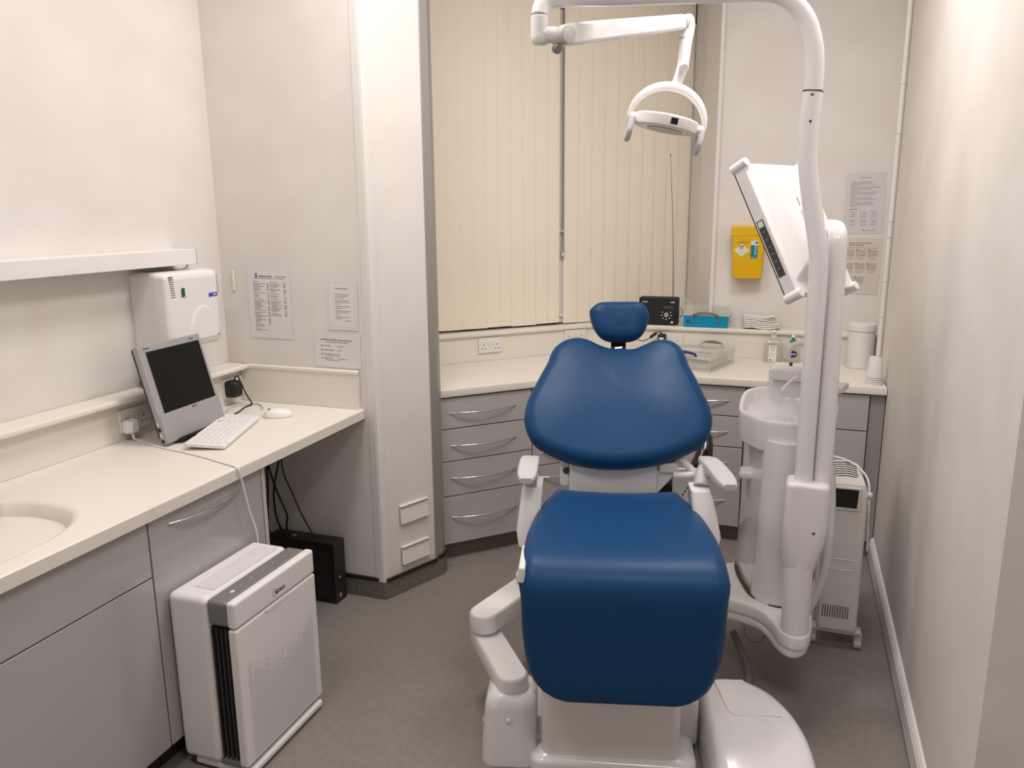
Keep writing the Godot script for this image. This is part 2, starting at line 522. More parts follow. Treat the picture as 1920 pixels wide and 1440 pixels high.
	for i in 2:
		var y0: float = 0.377 if i == 0 else 0.178
		var c := Vector3(-1.662, y0, -2.92) + fd * 0.183
		var t := thing("vent_cover", ["white louvred vent cover, upper of the pair on the pillar", "white louvred vent cover, lower of the pair near the skirting"][i], "vent", c, atan2(0.315, 0.137), "vent covers on the pillar")
		t.transform.basis = Basis(fd, Vector3.UP, fd.cross(Vector3.UP))
		part(t, "plate", MB.new().loft([[Vector3(-0.082, -0.046, 0.0), Vector3(0.082, -0.046, 0.0), Vector3(0.082, -0.046, 0.012), Vector3(-0.082, -0.046, 0.012)], [Vector3(-0.082, -0.043, 0.0), Vector3(0.082, -0.043, 0.0), Vector3(0.082, -0.043, 0.015), Vector3(-0.082, -0.043, 0.015)], [Vector3(-0.082, 0.042, 0.0), Vector3(0.082, 0.042, 0.0), Vector3(0.082, 0.042, 0.004), Vector3(-0.082, 0.042, 0.004)]], true, true, [1, 2]), M.gloss_paint)
		part(t, "louvre", MB.new().rbox(Vector3(0, 0.04, 0.006), Vector3(0.165, 0.008, 0.014), 0.003, 1), M.gloss_paint)

func ring2(p: Array, z: float) -> Array:
	var o := []
	for q in p: o.append(Vector3(q.x, q.y, z))
	return o

# bow handle between a and b, standing off along n and dipping
func bow(a: Vector3, b: Vector3, nrm: Vector3, out := 0.028, r := 0.0045) -> MB:
	var p := []
	for i in 13:
		var t := i / 12.0
		var k := sin(PI * t)
		p.append(a.lerp(b, t) + nrm * (0.002 + out * pow(k, 0.8)) + Vector3(0, -0.004 * k, 0))
	var rr := []
	for i in 13: rr.append(r * (0.55 + 0.45 * sin(PI * i / 12.0)))
	return MB.new().tube(p, rr, 8, 2)

# one base unit: carcass, plinth and a column of fronts. a = left floor corner of the front, t along it, nrm outwards
func base_unit(label: String, a: Vector3, t: Vector3, nrm: Vector3, w: float, depth: float, splits: Array, handles: Array, top: float, group: String, plinth_mat: Material, hspan := [0.12, 0.82]) -> Node3D:
	var o := thing("base_cabinet", label, "cabinet", a, 0.0, group)
	o.transform = Transform3D(Basis(t, Vector3.UP, nrm), a)
	var ct: float = 0.72 if w > 0.9 else top
	part(o, "carcass", MB.new().box(Vector3(w / 2, (0.09 + ct) / 2, -0.02 - depth / 2 + 0.001), Vector3(w - 0.002, ct - 0.09, depth - 0.002)), M.carcass)
	if w > 0.9: part(o, "front_rail", MB.new().box(Vector3(w / 2, 0.78, -0.03), Vector3(w - 0.002, 0.12, 0.018)), M.carcass)
	part(o, "plinth", MB.new().box(Vector3(w / 2, 0.045, -0.065), Vector3(w - 0.002, 0.089, 0.016)), plinth_mat)
	for i in splits.size() - 1:
		var y1: float = splits[i]; var y0: float = splits[i + 1]
		var dr := part(o, "drawer_front" if y1 - y0 < 0.3 else "door", MB.new().rbox(Vector3(w / 2, (y0 + y1) / 2, -0.0095), Vector3(w - 0.004, y1 - y0 - 0.005, 0.019), 0.0015, 1), M.cab)
		if handles[i] > 0.0:
			part(dr, "handle", bow(Vector3(w * hspan[0], handles[i], 0.0), Vector3(w * hspan[1], handles[i], 0.0), Vector3(0, 0, 1)), M.chrome)
	return o

func socket(label: String, at: Vector3, right: Vector3, nrm: Vector3) -> Node3D:
	var t := thing("double_socket", label, "socket", at, 0.0, "double wall sockets")
	t.transform.basis = Basis(right, Vector3.UP, nrm)
	part(t, "face_plate", MB.new().rbox(Vector3(0, 0, 0.005), Vector3(0.146, 0.086, 0.01), 0.003, 2), M.white_plastic)
	for s in [-1, 1]:
		var hl := MB.new()
		hl.box(Vector3(s * 0.042, 0.004, 0.0103), Vector3(0.0045, 0.009, 0.0006))
		hl.box(Vector3(s * 0.042 - 0.011, -0.018, 0.0103), Vector3(0.007, 0.0045, 0.0006)); hl.box(Vector3(s * 0.042 + 0.011, -0.018, 0.0103), Vector3(0.007, 0.0045, 0.0006))
		part(t, "outlet", hl, M.ink)
		part(t, "switch", MB.new().rbox(Vector3(s * 0.011, 0.012, 0.0115), Vector3(0.012, 0.02, 0.006), 0.002, 1), M.white_plastic)
	return t

func build_left_side():
	# worktop with a moulded basin: x -2.345..-1.72
	var wt := MB.new()
	var x0 := -2.40; var x1 := -1.72; var y0 := 0.848; var y1 := 0.89
	wt.begin()
	var prof := [V2(x0, y0), V2(x1, y0), V2(x1, y1 - 0.006), V2(x1 - 0.002, y1 - 0.002), V2(x1 - 0.006, y1), V2(x0, y1)]
	wt.loft([ring2(prof, -2.918), ring2(prof, -1.70)], true, true, [-1])
	wt.loft([ring2(prof, -0.84), ring2(prof, -0.3)], true, true, [-1])
	var ang := []
	for i in 60: ang.append(TAU * i / 60.0)
	var hx := (x1 - x0) / 2; var hz := 0.43
	for s in [[1, 1], [-1, 1], [-1, -1], [1, -1]]: ang.append(fposmod(atan2(s[1] * hz, s[0] * hx), TAU))
	ang.sort()
	var cc := Vector3((x0 + x1) / 2, 0, -1.27)
	var bc := Vector3(-2.045, 0, -1.275)
	var rings := []
	var outer := []
	for a in ang:
		var k := minf(hx / maxf(1e-6, absf(cos(a))), hz / maxf(1e-6, absf(sin(a))))
		outer.append(V2(cos(a) * k, sin(a) * k))
	rings.append(ring(outer, y0, cc)); rings.append(ring(outer, y1 - 0.005, cc))
	var rim := []
	for a in ang:
		var ex := 2.0 / 2.5
		rim.append(V2(0.255 * sign(cos(a)) * pow(absf(cos(a)), ex), 0.35 * sign(sin(a)) * pow(absf(sin(a)), ex)))
	var ins := []
	for q in outer: ins.append(V2(minf(q.x, hx - 0.005), q.y))
	rings.append(ring(ins, y1, cc))
	for pr in [[1.03, y1], [1.0, y1 - 0.0015], [0.965, y1 - 0.01], [0.93, y1 - 0.035], [0.88, y1 - 0.09], [0.8, y1 - 0.125], [0.6, y1 - 0.142], [0.3, y1 - 0.148], [0.06, y1 - 0.15]]:
		rings.append(ring(rim, pr[1], bc, pr[0]))
	wt.loft(rings, true, true, [1, 2, 3, 4, 4, 4, 4, 4, 4, 4, 4])
	var o := solid("basin_worktop", wt, M.worktop, "cream worktop with a moulded oval basin along the left wall", "worktop")
	part(o, "drain", MB.new().lathe([V2(0.001, 0.742), V2(0.028, 0.742), V2(0.03, 0.745), V2(0.02, 0.7465), V2(0.001, 0.746)], 20, Transform3D(Basis.IDENTITY, Vector3(-2.045, 0, -1.275))), M.chrome)
	# upstands with ledges
	var us := solid("wall_upstand", MB.new().box(Vector3(-2.381, 0.965, -1.61), Vector3(0.072, 0.148, 2.612)), M.worktop, "cream upstand and ledge along the left wall above the worktop", "upstand")
	part(us, "ledge", MB.new().rbox(Vector3(-2.358, 1.0485, -1.61), Vector3(0.118, 0.023, 2.612), 0.008, 2), M.worktop)
	var up := solid("end_upstand", MB.new().box(Vector3(-2.04, 0.966, -2.9085), Vector3(0.606, 0.15, 0.019)), M.worktop, "cream upstand at the end of the desk below the notices", "upstand")
	part(up, "top_edge", MB.new().rbox(Vector3(-2.04, 1.05, -2.9065), Vector3(0.608, 0.02, 0.0235), 0.006, 2), M.worktop)
	# base units below
	base_unit("grey sink base cabinet below the oval basin", Vector3(-1.745, 0, -0.69), Vector3(0, 0, -1), Vector3(1, 0, 0), 1.0, 0.6, [0.838, 0.664, 0.09], [0.0, 0.0], 0.845, "grey base cabinets", M.plinth_dark)
	var c2 := base_unit("grey base cabinet with one tall door behind the air purifier", Vector3(-1.745, 0, -1.692), Vector3(0, 0, -1), Vector3(1, 0, 0), 0.53, 0.6, [0.838, 0.09], [0.803], 0.845, "grey base cabinets", M.plinth_dark, [0.15, 0.79])
	wpart(c2, "end_panel", MB.new().box(Vector3(-2.06, 0.4235, -2.2335), Vector3(0.63, 0.845, 0.018)), M.cab_edge)
	# tap at the edge of the picture
	var tp := thing("basin_tap", "chrome basin tap behind the oval basin", "tap", Vector3(-2.19, 0.89, -1.545))
	part(tp, "body", MB.new().lathe([V2(0.001, 0), V2(0.03, 0), V2(0.03, 0.006), V2(0.024, 0.012), V2(0.022, 0.11), V2(0.02, 0.125), V2(0.001, 0.13)], 20), M.steel)
	part(tp, "spout", MB.new().tube([Vector3(0, 0.085, 0.0), Vector3(0.03, 0.1, 0.03), Vector3(0.08, 0.1, 0.08), Vector3(0.1, 0.085, 0.1)], 0.011, 12), M.steel)
	part(tp, "lever", MB.new().tube([Vector3(0, 0.13, 0), Vector3(-0.01, 0.15, 0.01), Vector3(-0.03, 0.17, 0.07)], [0.012, 0.01, 0.007], 10), M.steel)
	# long wall box rail
	var rl := thing("wall_rail", "long white box rail fixed high on the left wall", "wall rail", Vector3(-2.42, 1.525, -1.4))
	wpart(rl, "casing", MB.new().rbox(Vector3(-2.359, 1.556, -1.47), Vector3(0.12, 0.061, 2.33), 0.003, 1), M.white)
	wpart(rl, "end_cap", MB.new().box(Vector3(-2.359, 1.556, -2.6365), Vector3(0.121, 0.0625, 0.003)), M.pale_grey)
	wpart(rl, "hinge_bracket", MB.new().tube([Vector3(-2.315, 1.524, -2.52), Vector3(-2.312, 1.513, -2.53), Vector3(-2.312, 1.511, -2.56), Vector3(-2.315, 1.513, -2.59), Vector3(-2.315, 1.524, -2.60)], 0.003, 8), M.chrome)
	wpart(rl, "bracket_screw", MB.new().lathe([V2(0.001, -0.004), V2(0.006, -0.003), V2(0.006, 0.003), V2(0.001, 0.004)], 12, Transform3D(Basis(Vector3.FORWARD, PI / 2), Vector3(-2.309, 1.518, -2.59))), M.chrome)
	# white wall unit
	var wu := thing("wall_steriliser", "white plastic wall unit with green rocker switch and blue badge", "wall unit", Vector3(-2.42, 1.2, -2.55))
	var rr := []
	for pr in [[-2.419, 0.0, 0.0], [-2.30, 0.0, 0.0], [-2.265, 0.004, 0.004], [-2.252, 0.012, 0.012], [-2.248, 0.03, 0.03]]:
		var q := []
		for p in rrect(0.155 - pr[1], 0.153 - pr[2], 0.02, 4): q.append(Vector3(pr[0], 1.352 + p.y, -2.546 + p.x))
		rr.append(q)
	wpart(wu, "casing", MB.new().loft(rr, true, true, [0, 1, 1, 1]), M.white_plastic)
	var dome := []
	for k in 7:
		var a := k / 6.0 * PI / 2
		var q := []
		for i in 33:
			var b := PI * i / 32.0
			q.append(Vector3(-2.250 + 0.006 * sin(a), 1.232 + sin(b) * (0.135 - 0.022 * (1 - cos(a))) , -2.588 - cos(b) * (0.088 - 0.022 * (1 - cos(a)))))
		dome.append(q)
	wpart(wu, "embossed_arch", MB.new().loft(dome, false, true, [0, 0, 0, 0, 0, 0], Transform3D.IDENTITY, false), M.white_plastic)
	for i in 10:
		wpart(wu, "vent_slot", MB.new().box(Vector3(-2.2520, 1.487 - i * 0.0085, -2.425 - i * 0.0006), Vector3(0.009, 0.0028, 0.022)), M.ink)
	for i in 10:
		wpart(wu, "vent_hole", MB.new().box(Vector3(-2.2500, 1.478 - i * 0.0075, -2.683 - i * 0.0004), Vector3(0.006, 0.0028, 0.0024)), M.grey)
	wpart(wu, "switch_recess", MB.new().lathe([V2(0.017, -0.001), V2(0.0235, 0.0), V2(0.0225, 0.0025), V2(0.018, 0.001)], 28, Transform3D(Basis(Vector3(0, 0, 1), -PI / 2), Vector3(-2.2485, 1.427, -2.492))), M.white_plastic)
	wpart(wu, "rocker_switch", MB.new().rbox(Vector3(-2.247, 1.425, -2.482), Vector3(0.008, 0.034, 0.017), 0.002, 1), M.green_switch)
	wpart(wu, "badge", MB.new().rbox(Vector3(-2.2478, 1.401, -2.652), Vector3(0.003, 0.016, 0.05), 0.001, 1), M.blue_label)
	wpart(wu, "badge_print", MB.new().box(Vector3(-2.2461, 1.401, -2.66), Vector3(0.0006, 0.006, 0.02)), M.pale_grey)
	# slim clip on the partition
	solid("cable_clip", MB.new().rbox(Vector3(-2.352, 1.433, -2.915), Vector3(0.012, 0.088, 0.009), 0.003, 2), M.white_plastic, "small white vertical clip on the partition beside the wall unit", "clip")
	# sockets
	socket("double wall socket with white plug behind the silver monitor", Vector3(-2.345, 0.965, -2.265), Vector3(0, 0, -1), Vector3(1, 0, 0))
	socket("double wall socket with black adapter near the desk corner", Vector3(-2.345, 0.965, -2.845), Vector3(0, 0, -1), Vector3(1, 0, 0))
	build_desk()
	build_notices()
	build_purifier()
	# desktop computer in the knee space
	var pc := thing("computer_tower", "slim black desktop computer standing in the knee space under the desk", "computer", Vector3(-2.02, 0, -2.845))
	part(pc, "case", MB.new().rbox(Vector3(0, 0.147, 0), Vector3(0.34, 0.285, 0.085), 0.004, 2), M.black)
	part(pc, "front_bezel", MB.new().rbox(Vector3(0.172, 0.147, 0), Vector3(0.014, 0.287, 0.088), 0.006, 2), M.black_soft)
	part(pc, "side_panel", MB.new().rbox(Vector3(0.02, 0.14, 0.043), Vector3(0.24, 0.21, 0.004), 0.0015, 1), M.black_soft)
	part(pc, "power_button", MB.new().lathe([V2(0.001, 0), V2(0.007, 0), V2(0.006, 0.002), V2(0.001, 0.0025)], 16, Transform3D(Basis(Vector3(0, 0, 1), -PI / 2), Vector3(0.179, 0.12, 0.01))), M.silver)
	part(pc, "maker_badge", MB.new().rbox(Vector3(0.1795, 0.035, 0.012), Vector3(0.001, 0.018, 0.018), 0.0003, 1), M.silver)
	part(pc, "top_label", MB.new().box(Vector3(-0.05, 0.29, 0.005), Vector3(0.02, 0.0006, 0.014)), M.silver)
	for i in 2: part(pc, "foot", MB.new().box(Vector3(-0.13 + i * 0.26, 0.0025, 0), Vector3(0.03, 0.005, 0.08)), M.ink)
	# cables hanging behind the desk
	var cb := [[Vector3(-2.13, 0.845, -2.75), Vector3(-2.125, 0.66, -2.75), Vector3(-2.128, 0.53, -2.75), Vector3(-2.148, 0.35, -2.755), Vector3(-2.15, 0.294, -2.80)],
		[Vector3(-2.05, 0.845, -2.76), Vector3(-2.062, 0.68, -2.755), Vector3(-2.097, 0.53, -2.75), Vector3(-2.1, 0.4, -2.76), Vector3(-2.10, 0.294, -2.81)],
		[Vector3(-2.11, 0.845, -2.745), Vector3(-2.112, 0.66, -2.745), Vector3(-2.08, 0.54, -2.745), Vector3(-2.034, 0.43, -2.745), Vector3(-2.06, 0.36, -2.77), Vector3(-2.085, 0.294, -2.82)],
		[Vector3(-2.055, 0.845, -2.77), Vector3(-2.055, 0.64, -2.765), Vector3(-2.015, 0.53, -2.765), Vector3(-1.985, 0.44, -2.775), Vector3(-1.96, 0.35, -2.80), Vector3(-1.955, 0.294, -2.83)]]
	var lb := ["black cable hanging straight down by the end panel", "black cable with a gentle bend hanging to the computer", "black cable bowing out in a wide loop above the computer", "thin black cable slanting to the right above the computer"]
	for i in 4: solid("hanging_cable", MB.new().tube(cb[i], [0.0055, 0.005, 0.005, 0.0035][i], 8, 5), M.wire, lb[i], "cable", "black cables under the desk")

func build_desk():
	# silver all-in-one monitor, leaning back 14 degrees
	var mo := thing("desk_monitor", "silver flat computer monitor with dark screen leaning back on the desk", "monitor", Vector3(-2.129, 0.895, -2.3625))
	var W := Vector3(-0.069, 0, -0.998).normalized()
	var nf := Vector3(0.998, 0, -0.069)
	var U := Vector3.UP * cos(deg_to_rad(14)) - nf * sin(deg_to_rad(14))
	mo.transform.basis = Basis(W, U, W.cross(U))
	part(mo, "housing", MB.new().rbox(Vector3(0, 0.19, -0.012), Vector3(0.349, 0.37, 0.024), 0.005, 2), M.silver)
	part(mo, "back_shell", MB.new().rbox(Vector3(0, 0.2, -0.028), Vector3(0.34, 0.34, 0.02), 0.008, 2), M.dark_grey)
	part(mo, "screen", MB.new().box(Vector3(0.008, 0.232, 0.0003), Vector3(0.292, 0.228, 0.001)), M.screen)
	var bz := MB.new()
	for s in [-1, 1]:
		bz.box(Vector3(0.008 + s * 0.1475, 0.232, 0.001), Vector3(0.003, 0.234, 0.002)); bz.box(Vector3(0.008, 0.232 + s * 0.1155, 0.001), Vector3(0.298, 0.003, 0.002))
	part(mo, "screen_rim", bz, M.black)
	part(mo, "chin", MB.new().rbox(Vector3(0, 0.062, 0.0015), Vector3(0.346, 0.108, 0.006), 0.003, 2), M.silver)
	text(mo, "brand_lettering", "NEOVO", 0.009, Transform3D(Basis.IDENTITY, Vector3(0.02, 0.1075, 0.0047)), M.dark_grey, true)
	for i in 9: part(mo, "model_print", MB.new().box(Vector3(-0.145 + i * 0.0062 if i < 5 else 0.108 + (i - 5) * 0.007, 0.361 + 0.0008 * (i % 2), 0.0003), Vector3(0.0042, 0.005 if i % 3 else 0.007, 0.0004)), M.dark_grey)
	for i in 4: part(mo, "side_port", MB.new().rbox(Vector3(-0.1755, 0.085 - i * 0.022, -0.014), Vector3(0.003, 0.014, 0.011), 0.001, 1), M.black if i % 2 else M.chrome)
	part(mo, "foot", MB.new().prism([V2(-0.12, -0.11), V2(0.12, -0.11), V2(0.12, 0.035), V2(-0.12, 0.035)], -0.004, 0.006, 0.002, Transform3D(Basis(Vector3.RIGHT, deg_to_rad(-14)), Vector3(0, 0.004, 0))), M.black)
	for s in [-1, 1]: part(mo, "hinge", MB.new().rbox(Vector3(s * 0.095, 0.008, -0.012), Vector3(0.03, 0.016, 0.03), 0.004, 2), M.pale_grey)
	# keyboard, raised at its rear
	var kb := thing("keyboard", "white computer keyboard in front of the silver monitor", "keyboard", Vector3(-2.035, 0.8905, -2.395), deg_to_rad(90 + 2))
	var kd := Vector3(-0.155, 0, -0.42).normalized()
	kb.transform.basis = Basis(kd, Vector3.UP, kd.cross(Vector3.UP)) * Basis(Vector3.RIGHT, deg_to_rad(5))
	part(kb, "case", MB.new().rbox(Vector3(0, 0.016, 0), Vector3(0.42, 0.016, 0.145), 0.005, 2), M.white)
	var key_mesh = MB.new().rbox(Vector3.ZERO, Vector3(0.0162, 0.006, 0.0162), 0.0018, 1).mesh()
	for r in 6:
		for c in 22:
			if (c == 15 or c == 19) and r < 5: continue
			if r == 5 and c > 3 and c < 9: continue
			var k := part(kb, "key", key_mesh, M.white)
			k.position = Vector3(-0.194 + c * 0.0184, 0.0255, -0.052 + r * 0.0205)
	part(kb, "key", MB.new().rbox(Vector3(-0.083, 0.0255, 0.0505), Vector3(0.09, 0.006, 0.0162), 0.0018, 1), M.white)
	for s in [-1, 1]: part(kb, "foot", MB.new().box(Vector3(s * 0.18, 0.004, -0.06), Vector3(0.02, 0.014, 0.006)), M.white)
	part(kb, "status_light", MB.new().rbox(Vector3(-0.175, 0.0247, 0.066), Vector3(0.004, 0.001, 0.004), 0.0003, 1), M.grey)
	part(kb, "maker_badge", MB.new().rbox(Vector3(-0.12, 0.0245, -0.066), Vector3(0.02, 0.001, 0.005), 0.0003, 1), M.grey)
	# mouse
	var ms := thing("computer_mouse", "white computer mouse beside the keyboard", "mouse", Vector3(-2.0, 0.89, -2.69), deg_to_rad(120))
	part(ms, "shell", MB.new().lathe([V2(0.001, 0.0), V2(0.95, 0.0), V2(1.0, 0.004), V2(0.98, 0.012), V2(0.85, 0.024), V2(0.6, 0.033), V2(0.3, 0.0365), V2(0.001, 0.037)], 36, Transform3D.IDENTITY, null, V2(0.034, 0.06)), M.white)
	part(ms, "scroll_wheel", MB.new().cyl(Vector3(-0.003, 0.029, -0.034), Vector3(0.003, 0.029, -0.034), 0.008, 14), M.dark_grey)
	part(ms, "lead", MB.new().tube([Vector3(0, 0.012, -0.058), Vector3(0.0, 0.004, -0.09), Vector3(-0.02, 0.004, -0.13), Vector3(-0.06, 0.004, -0.15), Vector3(-0.1, 0.004, -0.14)], 0.0022, 6), M.white)
	# plug and the white mains lead of the purifier
	var pg := thing("mains_plug", "white mains plug in the socket beside the silver monitor", "plug", Vector3(-2.333, 0.945, -2.222))
	part(pg, "body", MB.new().loft([rx(0.026, 0.026, 0.0), rx(0.027, 0.027, 0.012), rx(0.022, 0.024, 0.034), rx(0.014, 0.018, 0.04)], true, true, [0, 1, 1]), M.white)
	part(pg, "strain_relief", MB.new().tube([Vector3(0.02, -0.02, 0), Vector3(0.024, -0.035, 0.002), Vector3(0.028, -0.048, 0.003)], [0.006, 0.006, 0.0045], 10), M.white)
	solid("mains_lead", MB.new().tube([Vector3(-2.305, 0.897, -2.22), Vector3(-2.274, 0.8935, -2.214), Vector3(-2.143, 0.8935, -2.174), Vector3(-1.938, 0.8935, -2.133), Vector3(-1.786, 0.8935, -2.088), Vector3(-1.73, 0.8935, -2.072), Vector3(-1.715, 0.884, -2.07), Vector3(-1.7125, 0.86, -2.076), Vector3(-1.715, 0.72, -2.11), Vector3(-1.722, 0.61, -2.148), Vector3(-1.742, 0.45, -2.15)], 0.0035, 8, 6), M.white, "white mains lead crossing the desk and dropping to the air purifier", "cable")
	# black adapter with its lead
	var ad := thing("power_adapter", "black power adapter plugged in near the desk corner", "adapter", Vector3(-2.335, 0.965, -2.806))
	part(ad, "body", MB.new().loft([rx(0.03, 0.036, 0.0), rx(0.033, 0.038, 0.014), rx(0.029, 0.036, 0.045), rx(0.02, 0.028, 0.054)], true, true, [0, 1, 1]), M.black)
	part(ad, "rating_label", MB.new().rbox(Vector3(0.03, -0.004, -0.0325), Vector3(0.03, 0.045, 0.002), 0.0008, 1), M.paper)
	part(ad, "lead", MB.new().tube([Vector3(0.03, 0.036, 0.0), Vector3(0.032, 0.052, -0.006), Vector3(0.036, 0.05, -0.022), Vector3(0.06, -0.02, -0.03), Vector3(0.09, -0.066, -0.03), Vector3(0.1, -0.0715, -0.01), Vector3(0.10, -0.0715, 0.03), Vector3(0.135, -0.0715, 0.13), Vector3(0.125, -0.0715, 0.19)], 0.0032, 8, 5), M.wire)
	# small pale usb lead
	solid("data_lead", MB.new().tube([Vector3(-2.2, 0.8935, -2.63), Vector3(-2.27, 0.8935, -2.70), Vector3(-2.285, 0.8935, -2.78), Vector3(-2.23, 0.895, -2.845), Vector3(-2.15, 0.8935, -2.79), Vector3(-2.14, 0.8935, -2.76)], 0.0028, 8, 5), M.pale_grey, "thin grey data lead coiled between monitor and mouse", "cable")
	# teal case on the ledge
	var tc := thing("spectacle_case", "dark teal oval case on the ledge behind the silver monitor", "case", Vector3(-2.362, 1.0605, -2.43))
	part(tc, "base_half", MB.new().lathe([V2(0.02, 0.0), V2(0.85, 0.0), V2(0.97, 0.006), V2(1.0, 0.016), V2(1.0, 0.022)], 40, Transform3D.IDENTITY, null, V2(0.052, 0.085)), M.teal)
	part(tc, "lid_half", MB.new().lathe([V2(0.99, 0.0225), V2(0.99, 0.028), V2(0.93, 0.042), V2(0.75, 0.05), V2(0.02, 0.053)], 40, Transform3D.IDENTITY, null, V2(0.052, 0.085)), M.teal)

func rx(hz: float, hy: float, x: float) -> Array:   # rounded rectangle ring in the yz plane at x
	var o := []
	for p in rrect(hz, hy, minf(hz, hy) * 0.45, 4): o.append(Vector3(x, p.y, p.x))
	return o

func notice(label: String, w: float, h: float, at: Vector3, roll: float, img: Image, rough := 0.35) -> Node3D:
	var t := thing("wall_notice", label, "notice", at, 0.0)
	t.rotation.z = deg_to_rad(roll)
	part(t, "sleeve", MB.new().box(Vector3(0, 0, 0.0006), Vector3(w, h, 0.001)), M.paper)
	var s := part(t, "printed_sheet", sheet(w * 0.985, h * 0.985), img_mat(img, rough))
	s.position.z = 0.0014
	return t

func build_notices():
	var bg := c8(226, 222, 221)
	var ink := c8(96, 90, 86)
	# price list
	var im := Image.create(440, 620, false, Image.FORMAT_RGB8)
	im.fill(bg)
	im.fill_rect(Rect2i(52, 88, 330, 4), c8(120, 112, 130))
	im.fill_rect(Rect2i(80, 46, 8, 40), c8(150, 160, 200)); im.fill_rect(Rect2i(90, 40, 12, 46), c8(46, 48, 110))
	var y := 116.0
	var gaps := [1, 0, 0, 0, 0, 0, 0, 1, 1, 0, 1, 1, 0, 0, 0, 0, 0, 0, 0, 0, 1, 0, 0, 0, 0, 0, 0, 0, 0, 1, 0, 0, 1, 0, 0, 0]
	for i in 36:
		words(im, 60, y, rng.randf_range(40, 130), 5, ink)
		if i > 0 and i < 31 and i % 9 != 7: im.fill_rect(Rect2i(200, int(y), 22, 5), ink)
		if i < 24:
			words(im, 236, y + 4, rng.randf_range(40, 120), 5, ink)
			if i % 5 != 4: im.fill_rect(Rect2i(372, int(y) + 4, 26, 5), ink)
		y += 11.0 + gaps[i] * 7.0
	var n1 := notice("A4 price list with blue heading, leftmost notice on the partition", 0.222, 0.312, Vector3(-2.17, 1.336, -2.9185), -0.5, im)
	text(n1, "heading", "Lebanon Park", 0.0105, Transform3D(Basis.IDENTITY, Vector3(-0.016, 0.119, 0.0017)), M.blue_ink, true)
	text(n1, "heading", "Dental Studio", 0.0095, Transform3D(Basis.IDENTITY, Vector3(0.064, 0.119, 0.0017)), M.grey_ink)
	# emergency procedures
	im = Image.create(300, 420, false, Image.FORMAT_RGB8)
	im.fill(bg)
	for r in [Rect2i(16, 10, 262, 2), Rect2i(16, 398, 262, 2), Rect2i(16, 10, 2, 390), Rect2i(276, 10, 2, 390)]: im.fill_rect(r, c8(170, 164, 166))
	words(im, 86, 56, 124, 8, ink)
	y = 108.0
	for p in [3, 3, 2, 3, 2]:
		for k in p:
			if k == 0: im.fill_rect(Rect2i(66, int(y), 4, 6), ink)
			words(im, 80, y, rng.randf_range(130, 160) if k < p - 1 else rng.randf_range(40, 110), 5, ink)
			y += 15.0
		y += 8.0
	words(im, 180, 336, 50, 6, ink)
	notice("small A5 notice with five numbered paragraphs above the landscape one", 0.148, 0.209, Vector3(-1.803, 1.336, -2.9183), -1.0, im)
	# hand decontamination notice
	im = Image.create(460, 300, false, Image.FORMAT_RGB8)
	im.fill(bg)
	words(im, 60, 50, 320, 9, c8(110, 102, 106)); im.fill_rect(Rect2i(60, 62, 320, 2), ink)
	words(im, 106, 74, 230, 6, ink)
	y = 108.0
	for k in 4:
		words(im, 58, y, 34, 7, c8(84, 78, 74))
		words(im, 100, y, rng.randf_range(60, 120), 7, c8(84, 78, 74)); words(im, 226, y, rng.randf_range(30, 110), 6, ink)
		if k >= 2: words(im, 100, y + 16, 150, 5, ink)
		y += 38.0
	notice("landscape instruction notice just above the desk end upstand", 0.228, 0.148, Vector3(-1.838, 1.141, -2.9189), -1.2, im)

